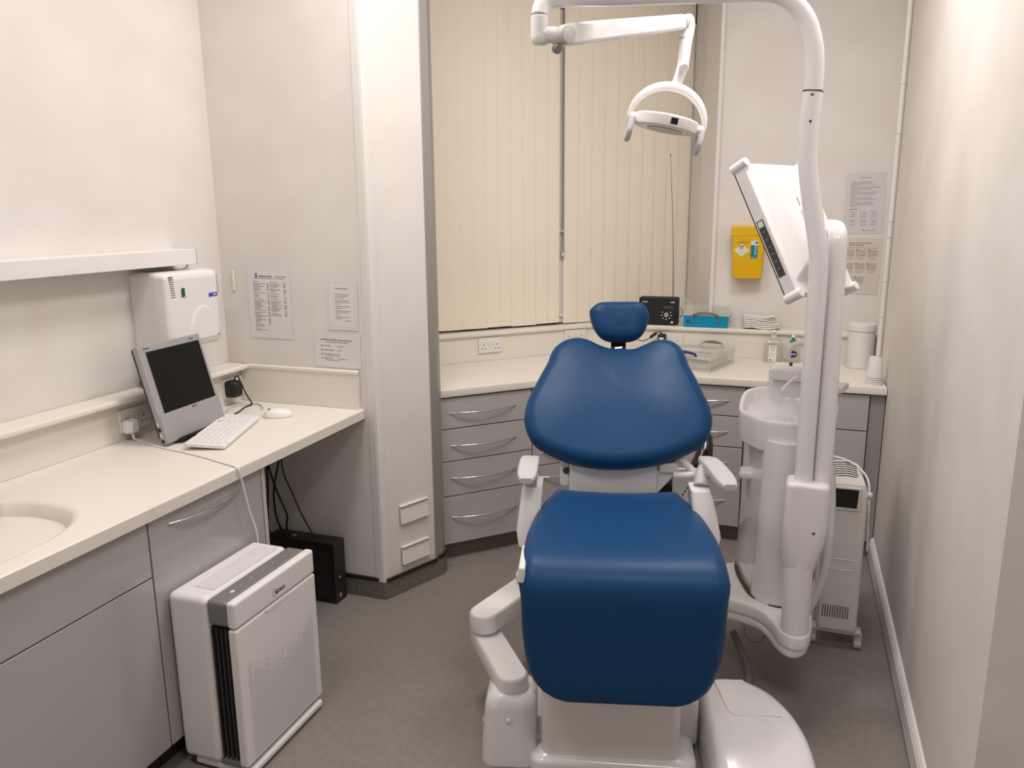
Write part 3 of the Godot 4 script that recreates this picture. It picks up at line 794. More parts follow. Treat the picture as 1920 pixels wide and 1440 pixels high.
func build_purifier():
	var t := thing("air_purifier", "white floor standing air purifier with grey band before the cabinets", "air purifier", Vector3(-1.612, 0, -1.932))
	# local: x towards the room (front at +x), z along its width
	var w := 0.415
	part(t, "rear_body", MB.new().rbox(Vector3(-0.052, 0.318, 0), Vector3(0.147, 0.564, w), 0.022, 4), M.white)
	part(t, "control_band", MB.new().rbox(Vector3(0.0575, 0.557, 0), Vector3(0.075, 0.083, w - 0.002), 0.014, 3), M.grey)
	part(t, "core", MB.new().box(Vector3(0.05, 0.28, 0), Vector3(0.08, 0.47, w - 0.07)), M.black)
	for sd in [-1, 1]:
		for i in 4:
			part(t, "side_louvre", MB.new().rbox(Vector3(0.03 + i * 0.0165, 0.285, sd * (w / 2 - 0.018)), Vector3(0.0035, 0.45, 0.028), 0.0012, 1), M.dark_grey)
		part(t, "louvre_sill", MB.new().rbox(Vector3(0.056, 0.05, sd * (w / 2 - 0.02)), Vector3(0.07, 0.02, 0.035), 0.002, 1), M.grey)
	var fp := part(t, "upper_front_panel", MB.new().rbox(Vector3(0.108, 0.5585, 0), Vector3(0.032, 0.085, w), 0.01, 3), M.white)
	# lower panel with a shallow hand notch in its top edge
	part(t, "lower_front_panel", MB.new().rbox(Vector3(0.108, 0.2805, 0), Vector3(0.032, 0.465, w), 0.008, 3), M.white)
	var nt = MB.new().prism([V2(-0.065, 0.0), V2(0.065, 0.0), V2(0.048, 0.012), V2(-0.048, 0.012)], 0.0, 0.0018, 0.0006, Transform3D(Basis(Vector3(0, 0, -1), Vector3(1, 0, 0), Vector3(0, -1, 0)), Vector3(0.1238, 0.5115, 0.01)))
	part(t, "hand_notch", nt, M.white_plastic)
	# perforated field, printed dots of dark hole
	var im := Image.create(640, 680, false, Image.FORMAT_RGBA8)
	im.fill(Color(0.5, 0.5, 0.5, 0.0))
	for j in 74:
		for i in 70:
			var px := 6 + i * 9 + (4 if j % 2 else 0); var py := 6 + j * 9
			var edge := 190.0 + 90.0 * sin(px * 0.0052 - 0.4) - px * 0.12
			var pr := clampf((py - edge + 60.0) / 120.0, 0.0, 1.0)
			if rng.randf() < pr: im.fill_rect(Rect2i(px, py, 4, 3), Color(0.42, 0.4, 0.385, 1))
	im.generate_mipmaps()
	var pm := mk(Color.WHITE, 0.6)
	pm.albedo_texture = ImageTexture.create_from_image(im)
	pm.transparency = BaseMaterial3D.TRANSPARENCY_ALPHA
	var pf := part(t, "perforations", sheet(0.35, 0.40), pm)
	pf.transform = Transform3D(Basis(Vector3(0, 0, -1), Vector3.UP, Vector3(1, 0, 0)), Vector3(0.1244, 0.255, 0))
	part(t, "base_lip", MB.new().rbox(Vector3(0.02, 0.022, 0), Vector3(0.22, 0.026, w - 0.02), 0.01, 3), M.white)
	for i in 4: part(t, "foot", MB.new().cyl(Vector3(-0.08 + (i % 2) * 0.17, 0, (-1 if i < 2 else 1) * 0.16), Vector3(-0.08 + (i % 2) * 0.17, 0.012, (-1 if i < 2 else 1) * 0.16), 0.015, 12), M.dark_grey)
	# top outlet slats
	part(t, "outlet_recess", MB.new().box(Vector3(-0.034, 0.5996, -0.01), Vector3(0.078, 0.0016, 0.32)), M.pale_grey)
	for i in 9: part(t, "outlet_slat", MB.new().rbox(Vector3(-0.068 + i * 0.0085, 0.601, -0.01), Vector3(0.0048, 0.0035, 0.316), 0.001, 1), M.white)
	part(t, "power_button", MB.new().lathe([V2(0.001, 0.598), V2(0.009, 0.598), V2(0.0085, 0.5995), V2(0.001, 0.6)], 18, Transform3D(Basis.IDENTITY, Vector3(0.062, 0, 0.135)), null, V2(0.7, 1.0)), M.white_ink)
	for i in 5: part(t, "touch_mark", MB.new().lathe([V2(0.001, 0.598), V2(0.004, 0.598), V2(0.001, 0.5990)], 10, Transform3D(Basis.IDENTITY, Vector3(0.055, 0, 0.09 - i * 0.055))), M.pale_grey)
	# logo
	var bz := Basis(Vector3(0, 0, -1), Vector3.UP, Vector3(1, 0, 0))
	text(t, "logo_lettering", "WINIX", 0.017, Transform3D(bz, Vector3(0.1243, 0.545, -0.012)), M.ink, true)
	part(t, "logo_ring", MB.new().tube(circle(0.0125, 20, Transform3D(bz, Vector3(0.1243, 0.545, 0.0125))), 0.0007, 5, 1), M.ink)

func circle(r: float, seg: int, xf: Transform3D) -> Array:
	var o := []
	for i in seg + 1: o.append(xf * Vector3(cos(TAU * i / seg) * r, sin(TAU * i / seg) * r, 0))
	return o

func build_bay():
	var yt := 0.89
	# worktop following the bay and the back wall
	var cf := 1.0 - 0.014          # where the two front edges meet, measured along the bay
	var pf := P0 + T0 * cf
	# back corner: offset 0.6 line meets z = -4.63
	var sb := (4.63 - 3.338 - 0.6 * 0.70711) / 0.70711
	solid("bay_worktop", MB.new().prism([bay2(-0.012, 0), V2(pf.x, pf.z), V2(0.457, pf.z), V2(0.457, -4.626), bay2(sb, 0.597), bay2(-0.012, 0.597)], 0.851, yt, 0.004), M.worktop, "cream worktop running along the window bay and back wall", "worktop")
	var us := MB.new()
	us.prism([bay2(-0.012, 0.60), bay2(sb, 0.60), V2(0.457, -4.63), V2(0.457, -4.727), bay2(sb + 0.05, 0.697), bay2(-0.012, 0.697)], 0.852, 1.036, 0.0)
	var uo := solid("bay_upstand", us, M.worktop, "cream upstand with a deep ledge below the blinds", "upstand")
	var sl := (4.612 - 3.338 - 0.582 * 0.70711) / 0.70711
	part(uo, "ledge", MB.new().prism([bay2(-0.012, 0.582), bay2(sl, 0.582), bay2(sl + 0.05, 0.697), bay2(-0.012, 0.697)], 1.0365, 1.06, 0.004), M.worktop)
	var sl3 := bay(sl, 0.582)
	part(uo, "ledge", MB.new().prism([V2(sl3.x, -4.612), V2(0.457, -4.612), V2(0.457, -4.727), V2(sl3.x + 0.01, -4.727)], 1.0365, 1.06, 0.004), M.worktop)
	struct("trim_window_sill", MB.new().prism([V2(-1.145, -4.729), V2(-0.452, -4.729), V2(-0.645, -5.175), V2(-0.70, -5.18)], 1.0365, 1.0595, 0.0), M.worktop)
	# base units under the bay: four drawers, then three, then the back run
	var dl := [0.846, 0.69, 0.525, 0.345, 0.092]
	base_unit("grey four drawer cabinet beside the steel trimmed pillar", bay(-0.005, 0.012), T0, N0, 0.51, 0.52, dl, [0.772, 0.607, 0.44, 0.235], 0.848, "grey drawer cabinets", M.plinth)
	base_unit("grey drawer cabinet behind the left armrest of the blue chair", bay(0.507, 0.012), T0, N0, 0.46, 0.3, [0.846, 0.64, 0.43, 0.092], [0.75, 0.5, 0.367], 0.848, "grey drawer cabinets", M.plinth)
	base_unit("grey four drawer cabinet between the blue chair and the spittoon", Vector3(-0.78, 0, -4.052), Vector3(1, 0, 0), Vector3(0, 0, 1), 0.592, 0.52, dl, [0.772, 0.607, 0.44, 0.235], 0.848, "grey drawer cabinets", M.plinth, [0.2, 0.87])
	base_unit("grey cabinet with drawer over door behind the oil heater", Vector3(-0.186, 0, -4.052), Vector3(1, 0, 0), Vector3(0, 0, 1), 0.574, 0.52, [0.846, 0.664, 0.092], [0.0, 0.0], 0.848, "grey drawer cabinets", M.plinth)
	solid("filler_panel", MB.new().box(Vector3(0.4235, 0.47, -4.075), Vector3(0.065, 0.755, 0.02)).box(Vector3(0.4235, 0.045, -4.117), Vector3(0.065, 0.089, 0.016)), M.carcass, "narrow grey filler panel between the last cabinet and right wall", "panel")
	solid("corner_post", MB.new().prism([bay2(0.969, 0.014), V2(-0.857, -4.056), V2(-0.784, -4.056), V2(-0.784, -4.10), bay2(0.969, 0.06)], 0.09, 0.848), M.cab, "grey corner post between the two runs of drawer cabinets", "panel")
	# sockets on the upstand
	socket("double wall socket below the left blind", bay(0.535, 0.5995, 0.982), T0, N0)
	socket("double wall socket half hidden left of the headrest", bay(1.092, 0.5995, 0.99), T0, N0)
	socket("double wall socket with black adapter right of the headrest", Vector3(-0.658, 0.972, -4.6295), Vector3(1, 0, 0), Vector3(0, 0, 1))
	var ad := thing("power_adapter", "black power adapter plugged in right of the headrest", "adapter", Vector3(-0.70, 0.992, -4.618))
	part(ad, "body", MB.new().rbox(Vector3(0, -0.005, 0.025), Vector3(0.046, 0.062, 0.05), 0.01, 3), M.black)
	part(ad, "rating_label", MB.new().rbox(Vector3(0, -0.01, 0.0502), Vector3(0.026, 0.036, 0.001), 0.0004, 1), M.paper)
	part(ad, "lead", MB.new().tube([Vector3(0, 0.024, 0.03), Vector3(-0.005, 0.036, 0.03), Vector3(-0.02, 0.036, 0.03), Vector3(-0.045, 0.024, 0.03), Vector3(-0.07, 0.0, 0.03), Vector3(-0.11, -0.02, 0.03), Vector3(-0.16, -0.01, 0.03), Vector3(-0.2, -0.03, 0.03)], 0.0026, 8, 4), M.wire)
	part(ad, "ferrite_bead", MB.new().cyl(Vector3(-0.032, 0.031, 0.03), Vector3(-0.068, 0.002, 0.03), 0.0085, 12, 0.002), M.black)
	# vertical blinds
	vblind("cream vertical blind left of the cord gap", 0.228, 0.0782, 10, 1.072)
	vblind("cream vertical blind right of the cord gap", 1.043, 0.0893, 10, 1.066)
	var cd := thing("blind_cord", "pale looped cord hanging between the two blinds", "cord", bay(1.026, 0.64, 1.47))
	for s in [-1, 1]:
		wpart(cd, "cord", MB.new().tube([bay(1.026 + s * 0.007, 0.635, 3.02), bay(1.026 + s * 0.007, 0.635, 1.62), bay(1.026 + s * 0.013, 0.635, 1.485)], 0.0022, 6, 2), M.grey)
	wpart(cd, "cord_weight", MB.new().rbox(bay(1.026, 0.635, 1.475), Vector3(0.03, 0.022, 0.014), 0.005, 2), M.offwhite)
	wpart(cd, "cord_guide", MB.new().rbox(bay(1.026, 0.642, 1.61), Vector3(0.03, 0.012, 0.012), 0.003, 1), M.offwhite)
	wpart(cd, "floor_clip", MB.new().rbox(bay(1.026, 0.65, 1.115), Vector3(0.022, 0.012, 0.014), 0.004, 2), M.white)

func vblind(label: String, s0: float, pitch: float, cnt: int, ybot: float):
	var t := thing("vertical_blind", label, "blind", bay(s0 + pitch * cnt / 2, 0.65, ybot), 0.0, "vertical blinds at the bay window")
	t.transform.basis = Basis(T0, Vector3.UP, N0)
	var top := 3.02 - ybot
	var w := pitch * 1.07
	# one slightly cupped vane with a hemmed foot
	var rings := []
	for y in [0.0, 0.0015, 0.038, 0.04, top]:
		var th := 0.0016 if y < 0.039 else 0.0007
		var o := []
		for i in 9: o.append(Vector3(w * (i / 8.0 - 0.5), y, 0.0015 * (1.0 - pow(i / 4.0 - 1.0, 2.0)) + th))
		for i in 9: o.append(Vector3(w * (0.5 - i / 8.0), y, 0.0015 * (1.0 - pow(1.0 - i / 4.0, 2.0)) - th))
		rings.append(o)
	var vm = MB.new().loft(rings, true, true, [0, 1, 2, 3]).mesh()
	for i in cnt:
		var v := part(t, "vane", vm, M.blind)
		v.position = Vector3(pitch * (i + 0.5 - cnt / 2.0), rng.randf_range(-0.003, 0.003), 0)
		v.rotation.y = deg_to_rad(-3.2 + rng.randf_range(-0.5, 0.5))
		part(v, "hem_clip", MB.new().lathe([V2(0.001, 0), V2(0.005, 0), V2(0.004, 0.0015), V2(0.001, 0.002)], 10, Transform3D(Basis(Vector3.RIGHT, PI / 2), Vector3(w * 0.44, 0.034, 0.002))), M.offwhite)
	part(t, "head_rail", MB.new().rbox(Vector3(0, top + 0.02, 0), Vector3(pitch * cnt + 0.02, 0.04, 0.045), 0.004, 1), M.white)

func build_chair():
	var ch := thing("dental_chair", "blue upholstered dental treatment chair on a white base", "dental chair", Vector3(-0.395, 0, -2.03), deg_to_rad(14.5))
	# back cushion
	var bo := [V2(-0.019, 0.486), V2(-0.063, 0.502), V2(-0.104, 0.524), V2(-0.145, 0.533), V2(-0.186, 0.523), V2(-0.221, 0.495), V2(-0.24, 0.458), V2(-0.252, 0.409), V2(-0.275, 0.349), V2(-0.304, 0.272), V2(-0.322, 0.221), V2(-0.328, 0.17), V2(-0.325, 0.137), V2(-0.311, 0.094), V2(-0.291, 0.062), V2(-0.257, 0.036), V2(-0.209, 0.011), V2(-0.153, -0.011), V2(-0.083, -0.025), V2(-0.01, -0.029), V2(0.055, -0.025), V2(0.123, -0.013), V2(0.193, 0.008), V2(0.254, 0.038), V2(0.302, 0.068), V2(0.327, 0.105), V2(0.34, 0.148), V2(0.342, 0.17), V2(0.336, 0.219), V2(0.317, 0.275), V2(0.297, 0.337), V2(0.276, 0.396), V2(0.265, 0.449), V2(0.252, 0.486), V2(0.229, 0.513), V2(0.195, 0.525), V2(0.159, 0.522), V2(0.118, 0.503), V2(0.078, 0.484), V2(0.038, 0.483)]
	for i in bo.size(): bo[i].y -= 0.021 * smoothstep(0.3, 0.5, bo[i].y)
	var a := Vector3(0, 0.87, -0.58)
	var u := Vector3(0, 0.35, -0.34).normalized()
	var bx := Transform3D(Basis(Vector3.RIGHT, u, Vector3.RIGHT.cross(u)), a)
	part(ch, "backrest", pad(bo, 0.095, 0.045, 0.016, 0.007, bx), M.vinyl)
	var so := []
	for p in bo: so.append((p - V2(0.006, 0.25)) * 0.88 + V2(0.006, 0.25))
	part(ch, "back_shell", pad(so, 0.05, 0.022, 0.0, 0.0, Transform3D(bx.basis, a - bx.basis.z * 0.06)), M.white_gloss)
	# head cushion
	var ho := [V2(-0.094, 0.123), V2(-0.089, 0.139), V2(-0.063, 0.161), V2(-0.022, 0.167), V2(0.05, 0.168), V2(0.096, 0.166), V2(0.122, 0.151), V2(0.135, 0.124), V2(0.134, 0.097), V2(0.121, 0.054), V2(0.101, 0.027), V2(0.07, 0.011), V2(0.019, 0.006), V2(-0.032, 0.013), V2(-0.063, 0.037), V2(-0.084, 0.075)]
	var u2 := Vector3(0, 0.18, -0.08).normalized()
	var hb := Basis(Vector3.RIGHT, u2, Vector3.RIGHT.cross(u2))
	part(ch, "headrest", pad(ho, 0.075, 0.034, 0.012, 0.005, Transform3D(hb, Vector3(0, 1.22, -0.96))), M.vinyl)
	var hr := part(ch, "headrest_bar", MB.new().rbox(Vector3(0.02, -0.01, -0.04), Vector3(0.058, 0.16, 0.018), 0.005, 2, Transform3D(hb, Vector3(0, 1.22, -0.96))), M.black)
	part(hr, "bar_catch", MB.new().rbox(Vector3(0.02, -0.008, -0.029), Vector3(0.03, 0.012, 0.008), 0.002, 1, Transform3D(hb, Vector3(0, 1.22, -0.96))), M.chrome)
	# seat and leg cushion in one: stations are y, z of the top face, half width, and thickness
	var stn := [[0.752, -0.565, 0.19, 0.03], [0.772, -0.555, 0.21, 0.06], [0.784, -0.53, 0.222, 0.08], [0.788, -0.485, 0.232, 0.09], [0.787, -0.43, 0.25, 0.09], [0.784, -0.36, 0.268, 0.09], [0.784, -0.27, 0.280, 0.09], [0.784, -0.19, 0.287, 0.09], [0.782, -0.13, 0.289, 0.09], [0.776, -0.08, 0.291, 0.09], [0.765, -0.035, 0.293, 0.091], [0.748, 0.003, 0.295, 0.092], [0.724, 0.031, 0.297, 0.092], [0.694, 0.047, 0.294, 0.09], [0.66, 0.053, 0.290, 0.09], [0.62, 0.053, 0.289, 0.09], [0.55, 0.05, 0.287, 0.09], [0.48, 0.047, 0.281, 0.09], [0.425, 0.045, 0.27, 0.09], [0.388, 0.043, 0.255, 0.088], [0.364, 0.041, 0.236, 0.084], [0.348, 0.038, 0.212, 0.075], [0.338, 0.034, 0.185, 0.062], [0.333, 0.026, 0.15, 0.04]]
	var rings := []
	for i in stn.size():
		var s = stn[i]
		var p: Array = stn[maxi(i - 1, 0)]; var q: Array = stn[mini(i + 1, stn.size() - 1)]
		var d := Vector3(0, q[0] - p[0], q[1] - p[1]).normalized()
		var nn := Vector3(0, d.z, -d.y)      # towards the sitter
		var top := Vector3(0, s[0], s[1])
		var o := []
		var hw: float = s[2]; var th: float = s[3]
		var rad := th * 0.46
		for k in 15: o.append([-(hw - rad) + 2 * (hw - rad) * k / 14.0, 0.0, 0])
		for k in range(1, 8): o.append([hw - rad + rad * sin(PI * k / 8.0), -(th / 2) + (th / 2) * cos(PI * k / 8.0), 1])
		for k in 15: o.append([(hw - rad) - 2 * (hw - rad) * k / 14.0, -th, 0])
		for k in range(1, 8): o.append([-(hw - rad) - rad * sin(PI * k / 8.0), -(th / 2) - (th / 2) * cos(PI * k / 8.0), 1])
		var rg := []
		for k in o.size():
			var e = o[k]
			var hh: float = e[1]
			if e[1] == 0.0: hh -= 0.012 * (1.0 - pow(e[0] / hw, 2.0)) * (1.0 if i < 8 else maxf(0.0, 1.0 - (i - 8) / 3.0))
			rg.append(top + Vector3(e[0], 0, 0) + nn * hh)
		rings.append(rg)
	part(ch, "seat_cushion", MB.new().loft(rings), M.vinyl)
	part(ch, "seat_shell", MB.new().rbox(Vector3(0, 0.665, -0.33), Vector3(0.5, 0.07, 0.56), 0.03, 3), M.white)
	part(ch, "shell_wing", MB.new().rbox(Vector3(-0.285, 0.725, -0.05), Vector3(0.02, 0.05, 0.16), 0.008, 2), M.white)
	part(ch, "leg_backing", MB.new().rbox(Vector3(0, 0.56, -0.055), Vector3(0.5, 0.36, 0.03), 0.012, 2), M.white)
	# cover between seat and back, with the assistant's handle
	part(ch, "hinge_cover", MB.new().rbox(Vector3(-0.006, 0.80, -0.655), Vector3(0.312, 0.24, 0.1), 0.01, 3), M.white)
	part(ch, "hinge_bolt", MB.new().lathe([V2(0.001, 0), V2(0.012, 0), V2(0.012, 0.004), V2(0.006, 0.006), V2(0.001, 0.004)], 14, Transform3D(Basis(Vector3.RIGHT, PI / 2), Vector3(-0.173, 0.818, -0.625))), M.dark_grey)
	part(ch, "hinge_cheek", MB.new().rbox(Vector3(-0.178, 0.815, -0.655), Vector3(0.036, 0.12, 0.06), 0.012, 3), M.white)
	part(ch, "holder_block", MB.new().rbox(Vector3(0.182, 0.842, -0.615), Vector3(0.064, 0.038, 0.05), 0.01, 3), M.offwhite)
	part(ch, "holder_wedge", MB.new().loft([[Vector3(0.148, 0.83, -0.63), Vector3(0.215, 0.83, -0.63), Vector3(0.215, 0.83, -0.6), Vector3(0.148, 0.83, -0.6)], [Vector3(0.148, 0.75, -0.63), Vector3(0.165, 0.77, -0.63), Vector3(0.165, 0.77, -0.6), Vector3(0.148, 0.75, -0.6)]], true, true, [3]), M.white)
	part(ch, "holder_loop", MB.new().tube([Vector3(0.2, 0.875, -0.65), Vector3(0.225, 0.868, -0.63), Vector3(0.262, 0.838, -0.605), Vector3(0.268, 0.826, -0.598), Vector3(0.255, 0.82, -0.592), Vector3(0.2, 0.818, -0.592)], 0.0135, 12, 4), M.white)
	# armrests
	for s in [-1, 1]:
		var am := part(ch, "armrest", pad_arm(s), M.pale_grey)
		var ps := MB.new()
		if s < 0:
			ps.loft([xring(-0.277, 0.03, -0.42, 0.05, 0.848), xring(-0.280, 0.034, -0.42, 0.055, 0.835), xring(-0.286, 0.036, -0.41, 0.07, 0.77), xring(-0.294, 0.036, -0.40, 0.08, 0.71), xring(-0.292, 0.03, -0.38, 0.07, 0.66)], true, true, [0, 0, 0, 0])
		else:
			ps.loft([xring(0.263, 0.03, -0.42, 0.05, 0.838), xring(0.266, 0.034, -0.42, 0.055, 0.825), xring(0.276, 0.038, -0.41, 0.07, 0.765), xring(0.288, 0.038, -0.40, 0.08, 0.70), xring(0.284, 0.03, -0.38, 0.07, 0.66)], true, true, [0, 0, 0, 0])
		part(am, "armrest_post", ps, M.white_gloss)
		var br := MB.new()
		if s < 0: br.loft([xring(-0.290, 0.026, -0.40, 0.07, 0.885), xring(-0.283, 0.02, -0.41, 0.045, 0.846)], true, true, [0])
		else:
			br.tube([Vector3(0.272, 0.84, -0.43), Vector3(0.278, 0.87, -0.455), Vector3(0.29, 0.888, -0.46), Vector3(0.305, 0.886, -0.42)], [0.026, 0.024, 0.022, 0.02], 12, 4)
		part(am, "armrest_bracket", br, M.pale_grey)
	# lift column and base
	part(ch, "lift_cover", MB.new().loft([xring2(-0.022, 0.215, -0.29, 0.185, 0.055, 0.03), xring2(-0.022, 0.215, -0.29, 0.185, 0.25, 0.03), xring2(-0.02, 0.222, -0.29, 0.19, 0.262, 0.03), xring2(-0.02, 0.222, -0.29, 0.19, 0.30, 0.03)], true, true, [0, 0, 0]), M.white)
	part(ch, "lift_arm", MB.new().rbox(Vector3(-0.01, 0.47, -0.36), Vector3(0.3, 0.36, 0.2), 0.02, 2), M.white)
	part(ch, "base_plate", MB.new().loft([xring2(-0.015, 0.262, -0.42, 0.34, 0.0, 0.05), xring2(-0.015, 0.262, -0.42, 0.34, 0.035, 0.05), xring2(-0.015, 0.255, -0.42, 0.333, 0.05, 0.045), xring2(-0.015, 0.235, -0.42, 0.31, 0.058, 0.04)], true, true, [0, 0, 0]), M.white_gloss)
	part(ch, "side_bracket", MB.new().rbox(Vector3(0.225, 0.1, -0.33), Vector3(0.08, 0.18, 0.2), 0.02, 3), M.white)
	# folded instrument arm on the left
	var bx2 := part(ch, "arm_pedestal", MB.new().loft([xring2(-0.342, 0.09, -0.2, 0.09, 0.0, 0.045), xring2(-0.342, 0.09, -0.2, 0.09, 0.03, 0.05), xring2(-0.337, 0.083, -0.2, 0.082, 0.19, 0.045), xring2(-0.334, 0.077, -0.2, 0.075, 0.225, 0.042), xring2(-0.333, 0.06, -0.2, 0.06, 0.236, 0.038)], true, true, [0, 0, 0, 0]), M.white_gloss)
	part(bx2, "pedestal_cap", MB.new().lathe([V2(0.001, 0), V2(0.011, 0), V2(0.009, 0.003), V2(0.001, 0.0045)], 16, Transform3D(Basis(Vector3.RIGHT, PI / 2), Vector3(-0.34, 0.16, -0.1155))), M.white)
	part(bx2, "pedestal_cap", MB.new().lathe([V2(0.001, 0), V2(0.011, 0), V2(0.009, 0.003), V2(0.001, 0.0045)], 16, Transform3D(Basis(Vector3.BACK, PI / 2), Vector3(-0.43, 0.1, -0.2))), M.white)
	part(bx2, "pedestal_web", MB.new().rbox(Vector3(-0.25, 0.06, -0.22), Vector3(0.08, 0.05, 0.1), 0.02, 3), M.white_gloss)
	part(ch, "lower_arm", MB.new().prism(stadium(V2(-0.335, -0.19), V2(-0.452, -0.455), 0.052), 0.225, 0.285, 0.008), M.white)
	part(ch, "arm_spigot", MB.new().cyl(Vector3(-0.335, 0.205, -0.19), Vector3(-0.335, 0.232, -0.19), 0.048, 24, 0.003), M.white)
	part(ch, "upper_arm", MB.new().prism(stadium(V2(-0.452, -0.44), V2(-0.25, -0.80), 0.054), 0.293, 0.362, 0.008), M.white)
	part(ch, "arm_collar", MB.new().cyl(Vector3(-0.452, 0.28, -0.448), Vector3(-0.452, 0.3, -0.448), 0.048, 24, 0.002), M.white)
	part(ch, "arm_latch", MB.new().rbox(Vector3(-0.345, 0.385, -0.66), Vector3(0.03, 0.04, 0.04), 0.01, 2), M.white)
	# utility box on the floor right of the base
	var pod := thing("utility_box", "glossy white rounded floor box right of the chair base", "utility box", Vector3(-0.395, 0, -2.03), deg_to_rad(14.5))
	var pl := catmull([V2(0.30, -0.43), V2(0.38, -0.455), V2(0.46, -0.43), V2(0.52, -0.37), V2(0.565, -0.27), V2(0.585, -0.16), V2(0.59, -0.04), V2(0.57, 0.06), V2(0.48, 0.1), V2(0.36, 0.1), V2(0.29, 0.06), V2(0.275, -0.15), V2(0.28, -0.35)], 3)
	var pc := V2(0.42, -0.18)
	var pr := []
	for e in [[1.03, 0.0], [1.03, 0.02], [1.0, 0.07], [0.97, 0.11], [0.92, 0.137], [0.85, 0.15], [0.75, 0.156], [0.4, 0.16], [0.05, 0.161]]:
		var o := []
		for q in pl:
			var w: Vector2 = pc + (q - pc) * e[0]
			var drop = 0.06 * smoothstep(-0.16, 0.1, w.y) * (e[1] / 0.16)
			o.append(Vector3(w.x, e[1] - drop, w.y))
		pr.append(o)
	part(pod, "housing", MB.new().loft(pr, true, true, [0, 0, 0, 0, 0, 0, 0, 0]), M.white_gloss)
	part(pod, "service_lid", MB.new().prism([V2(0.335, -0.385), V2(0.43, -0.395), V2(0.495, -0.31), V2(0.515, -0.2), V2(0.37, -0.195), V2(0.352, -0.22)], 0.1575, 0.1625, 0.0015), M.white_gloss)
	solid("floor_hose", MB.new().tube([Vector3(-0.13, 0.14, -2.87), Vector3(-0.105, 0.085, -2.87), Vector3(-0.075, 0.04, -2.84), Vector3(-0.06, 0.028, -2.77), Vector3(-0.06, 0.05, -2.70), Vector3(-0.055, 0.09, -2.585)], 0.013, 12, 5), M.grey, "grey flexible hose looping from the platform to the utility box", "hose")

func xring(x: float, hx: float, z: float, hz: float, y: float) -> Array:
	var o := []
	for p in rrect(hx, hz, minf(hx, hz) * 0.5, 4): o.append(Vector3(x + p.x, y, z + p.y))
	return o
func xring2(x: float, hx: float, z: float, hz: float, y: float, r: float) -> Array:
	var o := []
	for p in rrect(hx, hz, r, 6): o.append(Vector3(x + p.x, y, z + p.y))
	return o
func stadium(a: Vector2, b: Vector2, r: float) -> Array:
	var o := []
	var d := (b - a).angle()
	for k in 13: o.append(b + Vector2.from_angle(d - PI / 2 + PI * k / 12.0) * r)
	for k in 13: o.append(a + Vector2.from_angle(d + PI / 2 + PI * k / 12.0) * r)
	return o

func pad_arm(s: int) -> MB:
	var mb := MB.new()
	var rings := []
	for k in 9:
		var t := k / 8.0
		var z := lerpf(-0.53, -0.29, t)
		var e := 1.0 - pow(absf(2.0 * t - 1.0), 6.0) * 0.35
		var x := -0.293 if s < 0 else lerpf(0.295, 0.338, t)
		var y := (0.892 + 0.012 * sin(PI * t)) if s < 0 else (0.885 + 0.018 * sin(PI * (0.35 + 0.65 * t)))
		var o := []
		for p in rrect(0.033 * e, 0.014 * e, 0.009, 4): o.append(Vector3(x + p.x, y + p.y, z))
		rings.append(o)
	mb.loft(rings, true, true, [0, 0, 0, 0, 0, 0, 0, 0])
	return mb

